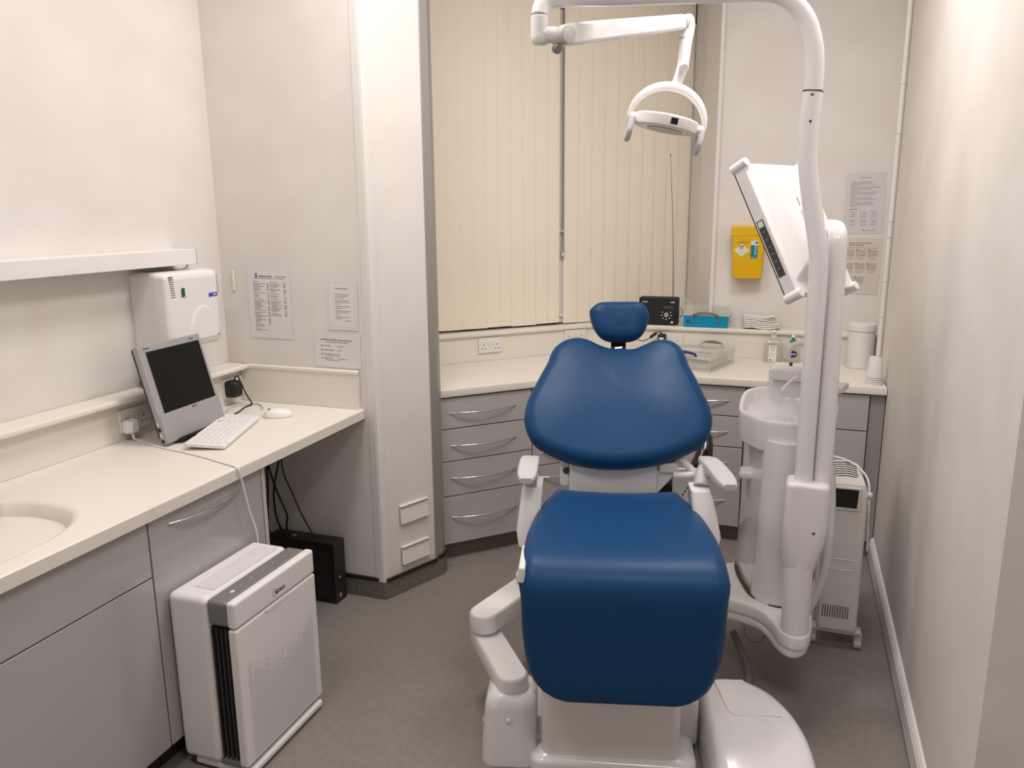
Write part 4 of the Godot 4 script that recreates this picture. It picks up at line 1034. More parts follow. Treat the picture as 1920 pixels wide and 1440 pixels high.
func build_unit():
	# spittoon unit on its platform
	var sp := thing("spittoon_unit", "white spittoon unit with porcelain bowl on a column beside the chair", "spittoon", Vector3(0.02, 0.25, -2.95))
	var plat := catmull([V2(-0.36, -2.80), V2(-0.22, -2.765), V2(-0.12, -2.745), V2(-0.045, -2.715), V2(0.0, -2.65), V2(0.035, -2.575), V2(0.08, -2.545), V2(0.122, -2.57), V2(0.138, -2.64), V2(0.14, -2.75), V2(0.15, -2.92), V2(0.15, -3.08), V2(0.05, -3.13), V2(-0.1, -3.12), V2(-0.2, -3.06), V2(-0.36, -3.0)], 4)
	wpart(sp, "platform", MB.new().prism(plat, 0.286, 0.33, 0.006), M.white_gloss)
	var pl2 := []
	for p in plat: pl2.append((p - V2(-0.05, -2.84)) * 0.955 + V2(-0.05, -2.84))
	wpart(sp, "platform_underside", MB.new().prism(pl2, 0.245, 0.2855, 0.01), M.white)
	# column: half round front, wide flat rear
	var rings := []
	for e in [[0.331, 1.06, 0.0], [0.36, 1.04, 0.0], [0.45, 1.0, 0.0], [0.75, 0.93, 0.006], [0.93, 0.9, 0.012]]:
		var o := []
		for k in 19:
			var b := PI * (k / 18.0)
			o.append(Vector3(0.022 + cos(b) * 0.095 * e[1], e[0], -2.85 + sin(b) * 0.095 * e[1]))
		for q in [V2(-0.105, -2.92), V2(-0.142, -3.06), V2(-0.135, -3.11), V2(-0.11, -3.125), V2(0.1, -3.125), V2(0.14, -3.10), V2(0.14, -3.0), V2(0.13, -2.9)]:
			o.append(Vector3(q.x + e[2] * (1 if q.x < 0 else -1), e[0], q.y))
		rings.append(o)
	wpart(sp, "column", MB.new().loft(rings, true, true, [0, 0, 0, 0]), M.white_gloss)
	wpart(sp, "column_base_seam", MB.new().prism(catmull([V2(-0.10, -2.86), V2(-0.06, -2.79), V2(0.02, -2.745), V2(0.09, -2.775), V2(0.13, -2.85), V2(0.145, -3.0), V2(0.14, -3.1), V2(0.0, -3.12), V2(-0.13, -3.11), V2(-0.145, -3.02)], 3), 0.3302, 0.335, 0.0), M.dark_grey)
	wpart(sp, "side_shelf", MB.new().rbox(Vector3(-0.11, 0.755, -2.955), Vector3(0.07, 0.03, 0.08), 0.012, 3), M.white_gloss)
	# bowl
	var prof := [[0.40, 0.06, 0], [0.66, 0.03, 0], [0.9, 0.0, 0], [0.955, 0.015, 0], [0.975, 0.06, 0], [0.99, 0.5, 0], [1.0, 0.88, 0], [0.992, 0.97, 0], [0.965, 1.0, 0], [0.935, 0.985, 1], [0.905, 0.9, 1], [0.86, 0.6, 1], [0.74, 0.34, 1], [0.45, 0.2, 1], [0.2, 0.15, 1], [0.08, 0.1, 1]]
	rings = []
	for e in prof:
		var o := []
		for k in 56:
			var b := TAU * k / 56.0
			var f := 0.5 + 0.5 * tanh((sin(b - 0.12) + 0.02) * 5.0)      # 1 towards the chair front
			var rim := lerpf(1.058, 1.002, f)
			var bot := lerpf(0.98, 0.885, f)
			if e[2] == 1: bot = 0.955
			elif e[0] < 0.7: bot = 0.875; rim = 0.99
			var rr: float = e[0] * (1.0 + 0.05 * cos(2 * b)) * (1.0 - 0.07 * exp(-pow((b - 2.6) / 0.3, 2.0)))
			o.append(Vector3(0.012 + cos(b) * 0.163 * rr, bot + (rim - bot) * e[1], -2.965 + sin(b) * 0.182 * rr))
		rings.append(o)
	var gs := []
	for i in rings.size() - 1: gs.append(0)
	var bw := wpart(sp, "bowl", MB.new().loft(rings, true, true, gs, Transform3D.IDENTITY), M.white_gloss)
	wpart(bw, "drain_strainer", MB.new().lathe([V2(0.001, 0.0), V2(0.03, 0.0), V2(0.034, 0.004), V2(0.026, 0.007), V2(0.012, 0.005), V2(0.001, 0.008)], 24, Transform3D(Basis.IDENTITY, Vector3(0.0, 0.966, -2.95))), M.white_gloss)
	wpart(sp, "bowl_neck", MB.new().lathe([V2(0.11, 0.84), V2(0.125, 0.9), V2(0.13, 0.97)], 32, Transform3D(Basis.IDENTITY, Vector3(0.012, 0, -2.96))), M.white_gloss)
	wpart(sp, "filler_body", MB.new().rbox(Vector3(0.026, 1.0, -3.155), Vector3(0.19, 0.18, 0.07), 0.025, 4), M.white_gloss)
	wpart(sp, "filler_head", MB.new().rbox(Vector3(0.03, 1.115, -3.135), Vector3(0.185, 0.055, 0.11), 0.018, 4), M.white_gloss)
	wpart(sp, "cup_spout", MB.new().tube([Vector3(0.1, 1.13, -3.12), Vector3(0.1, 1.19, -3.12), Vector3(0.085, 1.228, -3.1), Vector3(0.05, 1.236, -3.07), Vector3(0.018, 1.232, -3.05), Vector3(0.003, 1.215, -3.04), Vector3(0.0, 1.185, -3.04)], 0.0115, 14, 5), M.white)
	wpart(sp, "spout_screw", MB.new().rbox(Vector3(0.014, 1.148, -3.12), Vector3(0.012, 0.012, 0.01), 0.002, 1), M.dark_grey)
	wpart(sp, "rinse_nozzle", MB.new().tube([Vector3(0.04, 1.11, -3.08), Vector3(0.01, 1.09, -3.05), Vector3(-0.012, 1.063, -3.02)], [0.008, 0.006, 0.0045], 10), M.white)
	wpart(sp, "side_tray", MB.new().prism([V2(0.13, -3.02), V2(0.215, -3.02), V2(0.19, -2.93), V2(0.13, -2.90)], 1.085, 1.11, 0.004), M.pale_grey)
	# support post and junction cover
	wpart(sp, "support_post", MB.new().cyl(Vector3(0.08, 0.33, -2.612), Vector3(0.08, 0.62, -2.612), 0.0455, 32, 0.004), M.white)
	var jr := []
	for e in [[0.555, 0.047, 0.047, 0.046, 0.08], [0.575, 0.053, 0.051, 0.046, 0.08], [0.66, 0.066, 0.057, 0.03, 0.086], [0.72, 0.068, 0.058, 0.024, 0.088], [0.845, 0.0675, 0.057, 0.024, 0.0895], [0.856, 0.064, 0.054, 0.022, 0.0895], [0.86, 0.055, 0.046, 0.018, 0.0895]]:
		var o := []
		for p in rrect(e[1], e[2], e[3], 6): o.append(Vector3(e[4] + p.x, e[0], -2.618 + p.y))
		jr.append(o)
	var jc := wpart(sp, "junction_cover", MB.new().loft(jr, true, true, [0, 0, 0, 0, 0, 0]), M.white)
	wpart(jc, "cover_screw", MB.new().lathe([V2(0.001, 0), V2(0.005, 0), V2(0.004, 0.001), V2(0.001, 0.0012)], 12, Transform3D(Basis(Vector3.RIGHT, PI / 2), Vector3(0.115, 0.70, -2.5605))), M.dark_grey)
	wpart(sp, "waste_hose", MB.new().tube([Vector3(0.165, 0.86, -2.80), Vector3(0.175, 0.72, -2.76), Vector3(0.175, 0.6, -2.72), Vector3(0.165, 0.5, -2.70), Vector3(0.145, 0.43, -2.69), Vector3(0.12, 0.36, -2.68)], 0.014, 12, 6), M.pale_grey)
	solid("thin_wire_loop", MB.new().tube([Vector3(-0.09, 0.245, -2.80), Vector3(-0.085, 0.17, -2.82), Vector3(-0.055, 0.135, -2.83), Vector3(-0.02, 0.15, -2.83), Vector3(0.0, 0.245, -2.80)], 0.0016, 6, 5), M.grey, "thin wire loop hanging under the spittoon platform", "wire")
	build_lamp()
	build_viewer()
	build_heater()

func build_lamp():
	var t := thing("operating_light", "white dental operating light on a curved pole over the chair", "dental lamp", Vector3(0.074, 0.84, -2.62))
	var path := [Vector3(0.074, 0.80, -2.62), Vector3(0.074, 1.2, -2.62), Vector3(0.074, 1.5, -2.62), Vector3(0.066, 1.61, -2.62), Vector3(0.04, 1.74, -2.62), Vector3(0.02, 1.86, -2.62), Vector3(0.017, 1.96, -2.62), Vector3(0.022, 2.06, -2.62)]
	wpart(t, "pole", MB.new().tube(path, 0.0285, 28, 6), M.white_gloss)
	wpart(t, "pole_collar", MB.new().cyl(Vector3(0.0218, 2.060, -2.62), Vector3(0.0222, 2.0635, -2.62), 0.0295, 28), M.dark_grey)
	wpart(t, "boom", MB.new().tube([Vector3(0.0222, 2.0635, -2.62), Vector3(0.021, 2.14, -2.62), Vector3(0.012, 2.2, -2.619), Vector3(-0.012, 2.265, -2.617), Vector3(-0.06, 2.318, -2.61), Vector3(-0.12, 2.342, -2.602), Vector3(-0.24, 2.347, -2.583), Vector3(-0.5, 2.347, -2.514), Vector3(-0.70, 2.347, -2.46), Vector3(-0.738, 2.343, -2.45), Vector3(-0.759, 2.326, -2.438), Vector3(-0.764, 2.296, -2.43)], 0.0275, 28, 6), M.white_gloss)
	for y in [2.05, 1.975]: wpart(t, "pole_screw", MB.new().lathe([V2(0.001, 0), V2(0.004, 0), V2(0.001, 0.001)], 10, Transform3D(Basis(Vector3.RIGHT, PI / 2), Vector3(0.02, y, -2.5895))), M.dark_grey)
	# elbow block and spring arm
	var eb := wpart(t, "elbow_joint", MB.new().lathe([V2(0.002, 2.212), V2(0.018, 2.213), V2(0.027, 2.222), V2(0.0285, 2.235), V2(0.0285, 2.288), V2(0.0275, 2.2945)], 28, Transform3D(Basis.IDENTITY, Vector3(-0.764, 0, -2.43))), M.white_gloss)
	wpart(eb, "joint_neck", MB.new().tube([Vector3(-0.76, 2.243, -2.43), Vector3(-0.72, 2.24, -2.437), Vector3(-0.69, 2.238, -2.44)], [0.027, 0.024, 0.02], 20), M.white_gloss)
	var A := Vector3(-0.697, 2.237, -2.44); var B := Vector3(-0.402, 2.352, -2.935)
	var d := (B - A).normalized()
	var sd := d.cross(Vector3.UP).normalized()
	var ax := Transform3D(Basis(d, sd.cross(d), sd), A)
	var ar := []
	var L := (B - A).length()
	for e in [[0.0, 0.028, 0.024], [0.06, 0.032, 0.026], [0.5, 0.029, 0.024], [0.95, 0.025, 0.022], [1.0, 0.018, 0.018]]:
		var o := []
		for p in rrect(e[1], e[2], 0.012, 5): o.append(Vector3(e[0] * L, p.x, p.y))
		ar.append(o)
	wpart(t, "spring_arm", MB.new().loft(ar, true, true, [0, 0, 0, 0], ax), M.white_gloss)
	wpart(t, "pivot_cap", MB.new().lathe([V2(0.001, -0.03), V2(0.026, -0.029), V2(0.029, -0.024), V2(0.029, 0.024), V2(0.026, 0.029), V2(0.001, 0.03)], 24, Transform3D(Basis(d, sd, d.cross(sd)), A)), M.pale_grey)
	wpart(t, "tension_knob", MB.new().cyl(A + Vector3(-0.02, -0.036, 0.01), A + Vector3(-0.006, -0.042, 0.02), 0.014, 16, 0.003), M.grey)
	wpart(t, "pivot_cap", MB.new().lathe([V2(0.001, -0.024), V2(0.022, -0.023), V2(0.024, -0.019), V2(0.024, 0.019), V2(0.022, 0.023), V2(0.001, 0.024)], 24, Transform3D(Basis(d, sd, d.cross(sd)), B)), M.pale_grey)
	# drop tube to the head
	wpart(t, "drop_tube", MB.new().tube([Vector3(-0.396, 2.368, -2.945), Vector3(-0.391, 2.34, -2.94), Vector3(-0.397, 2.28, -2.924), Vector3(-0.399, 2.235, -2.913), Vector3(-0.403, 2.2, -2.905), Vector3(-0.414, 2.155, -2.888), Vector3(-0.425, 2.125, -2.876)], [0.018, 0.022, 0.021, 0.02, 0.02, 0.018, 0.017], 20, 5), M.white_gloss)
	wpart(t, "tube_ring", MB.new().cyl(Vector3(-0.3985, 2.297, -2.928), Vector3(-0.3987, 2.294, -2.9275), 0.0218, 20), M.pale_grey)
	wpart(t, "locking_knob", MB.new().cyl(Vector3(-0.398, 2.2, -2.89), Vector3(-0.388, 2.192, -2.862), 0.0145, 18, 0.003), M.white)
	# head
	var hd := Node3D.new(); hd.name = "lamp_head"; t.add_child(hd)
	hd.transform = Transform3D(Basis(Vector3.UP, deg_to_rad(17)) * Basis(Vector3.BACK, deg_to_rad(-12)), Vector3(-0.443, 2.012, -2.846) - t.position)
	part(hd, "yoke", yoke(), M.white_gloss)
	part(hd, "head_shell", MB.new().lathe([V2(0.001, 0.024), V2(0.07, 0.0235), V2(0.1, 0.021), V2(0.107, 0.0185), V2(0.1095, 0.014), V2(0.108, -0.015), V2(0.105, -0.019), V2(0.097, -0.0205), V2(0.088, -0.0195)], 48), M.white)
	part(hd, "lens", MB.new().lathe([V2(0.001, -0.021), V2(0.05, -0.0208), V2(0.088, -0.0188), V2(0.088, -0.017), V2(0.001, -0.017)], 40), M.lens)
	part(hd, "lens_rim", MB.new().lathe([V2(0.056, -0.0218), V2(0.06, -0.0225), V2(0.063, -0.0212), V2(0.06, -0.0205)], 40), M.pale_grey)
	part(hd, "sensor_window", MB.new().box(Vector3(0.012, 0.0, 0.1092), Vector3(0.023, 0.02, 0.0022)), M.black_gloss)
	for s in [-1, 1]:
		part(hd, "pivot_hub", MB.new().cyl(Vector3(s * 0.1, 0.0, 0), Vector3(s * 0.128, 0.0, 0), 0.018, 18, 0.003), M.white)
		var hp := []
		for k in 11:
			var a := PI * (0.1 + 0.85 * k / 10.0)
			hp.append(Vector3(s * 0.121, -0.032 - 0.042 * sin(a), 0.036 * cos(a) + 0.006))
		hp.push_front(Vector3(s * 0.121, -0.004, 0.03)); hp.append(Vector3(s * 0.121, -0.004, -0.02))
		part(hd, "grip_handle", MB.new().tube(hp, 0.0105, 12, 3), M.pale_grey)

func yoke() -> MB:
	var rings := []
	for k in 25:
		var a := PI * k / 24.0
		var w := 0.011
		var c := Vector3(cos(a) * 0.131, sin(a) * 0.122, 0)
		var nr := Vector3(cos(a), sin(a), 0)
		var o := []
		var hr := 0.006 + 0.009 * pow(sin(a), 0.7)
		for p in [V2(-1.0, -0.6), V2(-0.6, -1.0), V2(0.6, -0.8), V2(1.0, -0.3), V2(1.0, 0.3), V2(0.6, 0.8), V2(-0.6, 1.0), V2(-1.0, 0.6)]: o.append(c + nr * p.x * hr + Vector3(0, 0, p.y * w))
		rings.append(o)
	var g := []
	for i in 24: g.append(0)
	return MB.new().loft(rings, true, true, g)

func build_viewer():
	var t := thing("unit_monitor", "white patient monitor tilted on its own post beside the lamp pole", "monitor", Vector3(0.128, 0.84, -2.66))
	wpart(t, "post", MB.new().tube([Vector3(0.132, 0.80, -2.63), Vector3(0.13, 1.2, -2.64), Vector3(0.126, 1.5, -2.655), Vector3(0.124, 1.60, -2.66), Vector3(0.123, 1.635, -2.668), Vector3(0.12, 1.655, -2.69), Vector3(0.115, 1.66, -2.73), Vector3(0.10, 1.66, -2.80)], 0.0285, 28, 6), M.white_gloss)
	var W := Vector3(sin(deg_to_rad(31)), 0, -cos(deg_to_rad(31)))
	var nn := Vector3(-cos(deg_to_rad(31)), 0, -sin(deg_to_rad(31)))
	var U := Vector3.UP * cos(deg_to_rad(29)) + nn * sin(deg_to_rad(29))
	var TL := Vector3(-0.195, 1.862, -2.79)
	var w := 0.36; var h := 0.475
	var p := Node3D.new(); p.name = "display"; t.add_child(p)
	p.transform = Transform3D(Basis(W, U, W.cross(U)), TL + W * w / 2 - U * h / 2 - t.position)
	part(p, "frame", MB.new().rbox(Vector3.ZERO, Vector3(w, h, 0.046), 0.005, 2), M.white)
	part(p, "screen_glass", MB.new().box(Vector3(0, 0, -0.0245), Vector3(w - 0.006, h - 0.03, 0.003)), M.screen)
	var bk := []
	for e in [[0.02, 0.165, 0.2], [0.026, 0.155, 0.19], [0.06, 0.115, 0.15], [0.066, 0.105, 0.14]]:
		var o := []
		for q in rrect(e[1], e[2], 0.012, 4): o.append(Vector3(q.x, q.y, e[0]))
		bk.append(o)
	part(p, "back_housing", MB.new().loft(bk, true, true, [0, 1, 2]), M.white)
	part(p, "mount_plate", MB.new().rbox(Vector3(0.01, -0.02, 0.072), Vector3(0.1, 0.12, 0.014), 0.004, 2), M.white)
	part(p, "logo_strip", MB.new().box(Vector3(-0.03, 0.07, 0.0665), Vector3(0.004, 0.03, 0.001)), M.grey)
	part(p, "port_cover", MB.new().rbox(Vector3(-0.02, -0.155, 0.058), Vector3(0.09, 0.02, 0.03), 0.003, 1), M.pale_grey)
	part(p, "port_recess", MB.new().box(Vector3(0.0, -0.176, 0.028), Vector3(0.08, 0.024, 0.012)), M.black)
	for s in [[-1, 1], [-1, -1], [1, 1], [1, -1]]:
		part(p, "corner_roller", MB.new().cyl(Vector3(s[0] * (w / 2 - 0.006), s[1] * (h / 2 - 0.002), -0.028), Vector3(s[0] * (w / 2 - 0.006), s[1] * (h / 2 - 0.002), 0.034), 0.0165, 20, 0.003), M.white)
	var sx := -w / 2 - 0.0004
	var st := part(p, "control_strip", MB.new().rbox(Vector3(sx, -0.062, -0.003), Vector3(0.002, 0.2, 0.026), 0.0008, 1), M.dark_grey)
	part(st, "strip_label", MB.new().box(Vector3(sx - 0.0012, 0.024, -0.003), Vector3(0.0006, 0.02, 0.019)), M.paper)
	for i in 6: part(st, "strip_icon", MB.new().box(Vector3(sx - 0.0012, -0.004 - i * 0.026, -0.003), Vector3(0.0006, 0.004, 0.011)), M.grey)
	wpart(t, "mount_arm", MB.new().tube([Vector3(0.10, 1.66, -2.80), Vector3(0.07, 1.66, -2.86), p.position + t.position + (W.cross(U)) * 0.075 - U * 0.02], 0.028, 20, 4), M.white_gloss)

func build_heater():
	var t := thing("oil_heater", "white oil filled radiator on castors by the right wall", "heater", Vector3(0.25, 0, -3.33))
	var x0 := 0.175; var x1 := 0.325; var xc := 0.25
	wpart(t, "front_housing", MB.new().loft([hring(xc, 0.07, -3.165, 0.045, 0.085), hring(xc, 0.075, -3.165, 0.047, 0.1), hring(xc, 0.074, -3.165, 0.046, 0.5), hring(xc, 0.073, -3.17, 0.05, 0.62), hring(xc, 0.07, -3.178, 0.055, 0.672), hring(xc, 0.06, -3.185, 0.055, 0.69)], true, true, [0, 0, 0, 0, 0]), M.white_plastic)
	for i in 8:
		wpart(t, "fin", MB.new().rbox(Vector3(xc, 0.37, -3.235 - i * 0.038), Vector3(0.135, 0.52, 0.022), 0.01, 3), M.white_plastic)
	# arched slatted top
	var rg := []
	for z in [-3.19, -3.2, -3.44, -3.46]:
		var o := []
		var hh := 0.688 if z < -3.195 and z > -3.45 else 0.68
		for k in 9:
			var b := PI * k / 8.0
			o.append(Vector3(xc + cos(b) * 0.074 * (1.0 if absf(cos(b)) < 0.95 else 1.0), hh - 0.06 + 0.065 * pow(sin(b), 0.5), z))
		rg.append(o)
	var tp := wpart(t, "top_cover", MB.new().loft(rg, true, true, [0, 0, 0]), M.white_plastic)
	for i in 7:
		var q := []
		for k in 7:
			var b := PI * (0.3 + 0.42 * k / 6.0)
			q.append(Vector3(xc + cos(b) * 0.0735, 0.688 - 0.06 + 0.0655 * pow(sin(b), 0.5), -3.225 - i * 0.03))
		wpart(tp, "top_slot", MB.new().tube(q, 0.0032, 6, 2), M.dark_grey)
	for i in 9:
		wpart(tp, "side_slot", MB.new().box(Vector3(0.3225, 0.655, -3.215 - i * 0.026), Vector3(0.004, 0.022, 0.005), Transform3D.IDENTITY), M.dark_grey)
	for r in 2:
		for i in 9: wpart(t, "grille_hole", MB.new().box(Vector3(xc - 0.052 + i * 0.0125, 0.688 - r * 0.012, -3.142 - (1 - r) * 0.014), Vector3(0.004, 0.007 if r else 0.003, 0.012)), M.ink)
	wpart(t, "display_surround", MB.new().rbox(Vector3(0.243, 0.638, -3.1165), Vector3(0.112, 0.094, 0.012), 0.005, 2), M.white_plastic)
	wpart(t, "display_window", MB.new().loft([[Vector3(0.197, 0.676, -3.1095), Vector3(0.289, 0.676, -3.1095), Vector3(0.286, 0.603, -3.1085), Vector3(0.204, 0.603, -3.1085)], [Vector3(0.197, 0.676, -3.112), Vector3(0.289, 0.676, -3.112), Vector3(0.286, 0.603, -3.111), Vector3(0.204, 0.603, -3.111)]], true, true, [2]), M.black_gloss)
	for i in 11: wpart(t, "vent_slit", MB.new().box(Vector3(0.195 + i * 0.0092, 0.163, -3.1176), Vector3(0.0028, 0.052, 0.003)), M.ink)
	wpart(t, "embossed_rib", MB.new().tube([Vector3(0.205, 0.385, -3.119), Vector3(0.2, 0.375, -3.119), Vector3(0.2, 0.35, -3.119), Vector3(0.207, 0.342, -3.119), Vector3(0.29, 0.342, -3.119), Vector3(0.298, 0.352, -3.119), Vector3(0.298, 0.376, -3.119), Vector3(0.29, 0.385, -3.119), Vector3(0.205, 0.385, -3.119)], 0.0022, 6, 2), M.white_plastic)
	for z in [-3.155, -3.45]:
		wpart(t, "foot_bar", MB.new().rbox(Vector3(0.245, 0.072, z), Vector3(0.2, 0.022, 0.05), 0.009, 3), M.offwhite)
		for x in [0.165, 0.335]:
			wpart(t, "castor", MB.new().cyl(Vector3(x - 0.014, 0.023, z), Vector3(x + 0.014, 0.023, z), 0.023, 20, 0.004), M.offwhite)
			wpart(t, "castor_fork", MB.new().rbox(Vector3(x, 0.05, z), Vector3(0.03, 0.036, 0.034), 0.008, 2), M.offwhite)
	wpart(t, "mains_lead", MB.new().tube([Vector3(0.2, 0.712, -3.42), Vector3(0.25, 0.708, -3.40), Vector3(0.3, 0.69, -3.37), Vector3(0.335, 0.66, -3.3), Vector3(0.34, 0.6, -3.25), Vector3(0.342, 0.5, -3.22), Vector3(0.345, 0.4, -3.2)], 0.0045, 8, 5), M.white)
	wpart(t, "side_knob", MB.new().cyl(Vector3(0.322, 0.63, -3.2), Vector3(0.345, 0.628, -3.2), 0.014, 14, 0.003), M.offwhite)

func hring(x: float, hx: float, z: float, hz: float, y: float) -> Array:
	var o := []
	for p in rrect(hx, hz, 0.012, 4): o.append(Vector3(x + p.x, y, z + p.y))
	return o

func build_small():
	# radio
	var r := thing("tabletop_radio", "black digital radio with telescopic aerial on the ledge behind the headrest", "radio", Vector3(-0.738, 1.0605, -4.70))
	part(r, "case", MB.new().rbox(Vector3(0, 0.081, 0), Vector3(0.228, 0.162, 0.085), 0.01, 3), M.black_soft)
	part(r, "front_grille", MB.new().rbox(Vector3(0, 0.081, 0.0425), Vector3(0.218, 0.152, 0.003), 0.001, 1), M.black)
	part(r, "display", MB.new().rbox(Vector3(0.062, 0.106, 0.0445), Vector3(0.058, 0.017, 0.003), 0.001, 1), M.dark_grey)
	part(r, "dial", MB.new().cyl(Vector3(0.05, 0.062, 0.044), Vector3(0.05, 0.062, 0.053), 0.0135, 24, 0.002), M.silver)
	for k in 7:
		var a := deg_to_rad(35 - k * 41.7)
		part(r, "button", MB.new().cyl(Vector3(0.05 + cos(a) * 0.0285, 0.062 + sin(a) * 0.0265, 0.044), Vector3(0.05 + cos(a) * 0.0285, 0.062 + sin(a) * 0.0265, 0.0465), 0.0036, 12), M.white_ink)
	part(r, "button", MB.new().cyl(Vector3(0.084, 0.018, 0.044), Vector3(0.084, 0.018, 0.047), 0.007, 16), M.white_ink)
	text(r, "brand_lettering", "PURE", 0.013, Transform3D(Basis.IDENTITY, Vector3(-0.078, 0.135, 0.0442)), M.white_ink, true)
	text(r, "brand_lettering", "ONE", 0.013, Transform3D(Basis.IDENTITY, Vector3(0.084, 0.136, 0.0442)), M.white_ink, true)
	part(r, "aerial", MB.new().tube([Vector3(0.076, 0.155, -0.025), Vector3(0.062, 0.55, -0.025), Vector3(0.034, 0.97, -0.025)], [0.0035, 0.0022, 0.0013], 8, 6), M.grey)
	part(r, "aerial_tip", MB.new().cyl(Vector3(0.034, 0.968, -0.025), Vector3(0.0335, 0.978, -0.025), 0.0032, 8), M.dark_grey)
	part(r, "power_lead", MB.new().tube([Vector3(0.112, 0.1, -0.02), Vector3(0.132, 0.09, -0.01), Vector3(0.14, 0.07, 0.0), Vector3(0.132, 0.05, 0.0), Vector3(0.113, 0.042, -0.01)], 0.0018, 6, 5), M.wire)
	# blue storage box with clear lid
	var b := thing("storage_box", "small bright blue plastic box with clear lid and grey handle on the ledge", "storage box", Vector3(-0.458, 1.0605, -4.668))
	part(b, "tub", open_box(0.254, 0.072, 0.1, 0.002, 0.965), M.cyan)
	part(b, "lid_rim", MB.new().rbox(Vector3(0, 0.072, 0), Vector3(0.262, 0.012, 0.106), 0.004, 2), M.clear_rib)
	part(b, "lid", MB.new().rbox(Vector3(0, 0.102, 0), Vector3(0.256, 0.05, 0.1), 0.006, 2), M.clear)
	part(b, "handle", MB.new().tube([Vector3(-0.075, 0.03, 0.052), Vector3(-0.075, 0.062, 0.056), Vector3(-0.062, 0.076, 0.06), Vector3(-0.03, 0.086, 0.063), Vector3(0.0, 0.088, 0.064), Vector3(0.03, 0.086, 0.063), Vector3(0.062, 0.076, 0.06), Vector3(0.075, 0.062, 0.056), Vector3(0.075, 0.03, 0.052)], 0.0055, 10, 4), M.grey)
	part(b, "maker_mark", MB.new().tube(circle(0.007, 16, Transform3D(Basis.IDENTITY, Vector3(-0.098, 0.034, 0.0515))), 0.002, 6, 1), M.navy)
	part(b, "contents", MB.new().rbox(Vector3(0, 0.03, 0), Vector3(0.21, 0.045, 0.08), 0.008, 2), M.white_plastic)
	# crumpled clear bag behind it
	var bg := []
	for j in 9:
		var o := []
		for i in 18:
			var a := TAU * i / 18.0
			var rr := (0.055 - 0.03 * pow(j / 8.0, 2.0)) * rng.randf_range(0.72, 1.25)
			o.append(Vector3(cos(a) * rr, j * 0.0175 + rng.randf_range(-0.006, 0.006) * (1 if j > 0 else 0), sin(a) * rr * 0.6))
		bg.append(o)
	var bag := thing("plastic_bag", "crumpled clear plastic bag between the radio and blue box", "bag", Vector3(-0.585, 1.062, -4.83))
	part(bag, "film", MB.new().loft(bg, true, true, [0, 1, 2, 3, 4, 5, 6, 7]), M.clear)
	# pile of white paper bags
	for k in 6:
		var tw := MB.new()
		var rg := []
		for i in 9:
			var o := []
			var x := (i / 8.0 - 0.5) * (0.2 - 0.006 * k)
			var z1 := 0.045 + rng.randf_range(-0.004, 0.004)
			var yy := 0.004 * sin(i * 0.9) + 0.012 * pow(absf(i / 8.0 - 0.4), 1.5) + rng.randf_range(-0.0008, 0.0008)
			for q in [V2(-z1, -0.0056), V2(z1, -0.0056), V2(z1 + 0.002, 0.0), V2(z1, 0.0056), V2(-z1, 0.0056)]: o.append(Vector3(x + q.x * 0.1, q.y + yy, q.x))
			rg.append(o)
		tw.loft(rg, true, true, [0, 0, 0, 0, 0, 0, 0, 0])
		var ob := solid("paper_bag", tw, M.white_plastic, ["lowest", "second lowest", "third lowest", "third from top", "second from top", "topmost"][k] + " folded white paper bag in the pile right of the blue box", "paper bag", "folded white paper bags")
		ob.position = Vector3(-0.152 - 0.003 * k, 1.0685 + k * 0.0119, -4.672)
		ob.rotation.y = deg_to_rad(rng.randf_range(-3, 3))
	# sharps bin hung on the back wall
	var sb := thing("sharps_bin", "yellow sharps bin hung on the back wall", "sharps bin", Vector3(-0.245, 1.345, -4.675))
	var br := []
	for e in [[0.0, 0.074, 0.042], [0.004, 0.077, 0.045], [0.235, 0.088, 0.053], [0.24, 0.088, 0.053]]:
		var o := []
		for p in rrect(e[1], e[2], 0.012, 4): o.append(Vector3(p.x, e[0], p.y))
		br.append(o)
	part(sb, "bin", MB.new().loft(br, true, true, [0, 0, 0]), M.yellow)
	part(sb, "lid", MB.new().rbox(Vector3(0, 0.265, 0), Vector3(0.187, 0.05, 0.109), 0.008, 3), M.yellow)
	part(sb, "lid_rim", MB.new().rbox(Vector3(0, 0.243, 0), Vector3(0.192, 0.012, 0.1095), 0.004, 2), M.yellow)
	var im := Image.create(240, 300, false, Image.FORMAT_RGB8)
	var yl := c8(222, 176, 0)
	im.fill(yl)
	for y in 150:
		var hw := int(70 - absf(y - 75) * 0.93)
		im.fill_rect(Rect2i(78 - hw, 80 + y, hw * 2, 1), c8(222, 214, 206))
	for q in [V2(66, 112), V2(88, 112), V2(77, 132)]: im.fill_rect(Rect2i(int(q.x) - 7, int(q.y) - 7, 14, 14), c8(40, 38, 36))
	im.fill_rect(Rect2i(74, 190, 5, 10), c8(90, 84, 80))
	im.fill_rect(Rect2i(158, 44, 62, 54), c8(222, 214, 206)); im.fill_rect(Rect2i(158, 98, 60, 150), c8(0, 124, 140)); im.fill_rect(Rect2i(158, 232, 58, 4), c8(200, 214, 210))
	for y in 26: for x in 26:
		if Vector2(x - 13, y - 13).length() < 12.5: im.set_pixel(192 + x, 56 + y, c8(0, 110, 130))
	words(im, 44, 60, 108, 8, c8(120, 92, 10)); words(im, 44, 76, 90, 4, c8(150, 118, 10)); words(im, 140, 196, 14, 8, c8(120, 92, 10))
	im.fill_rect(Rect2i(66, 40, 120, 3), c8(170, 136, 8))
	var lb := part(sb, "printed_label", sheet(0.148, 0.146), img_mat(im, 0.4))
	lb.transform = Transform3D(Basis(Vector3.RIGHT, deg_to_rad(2.1)), Vector3(-0.008, 0.16, 0.0515))
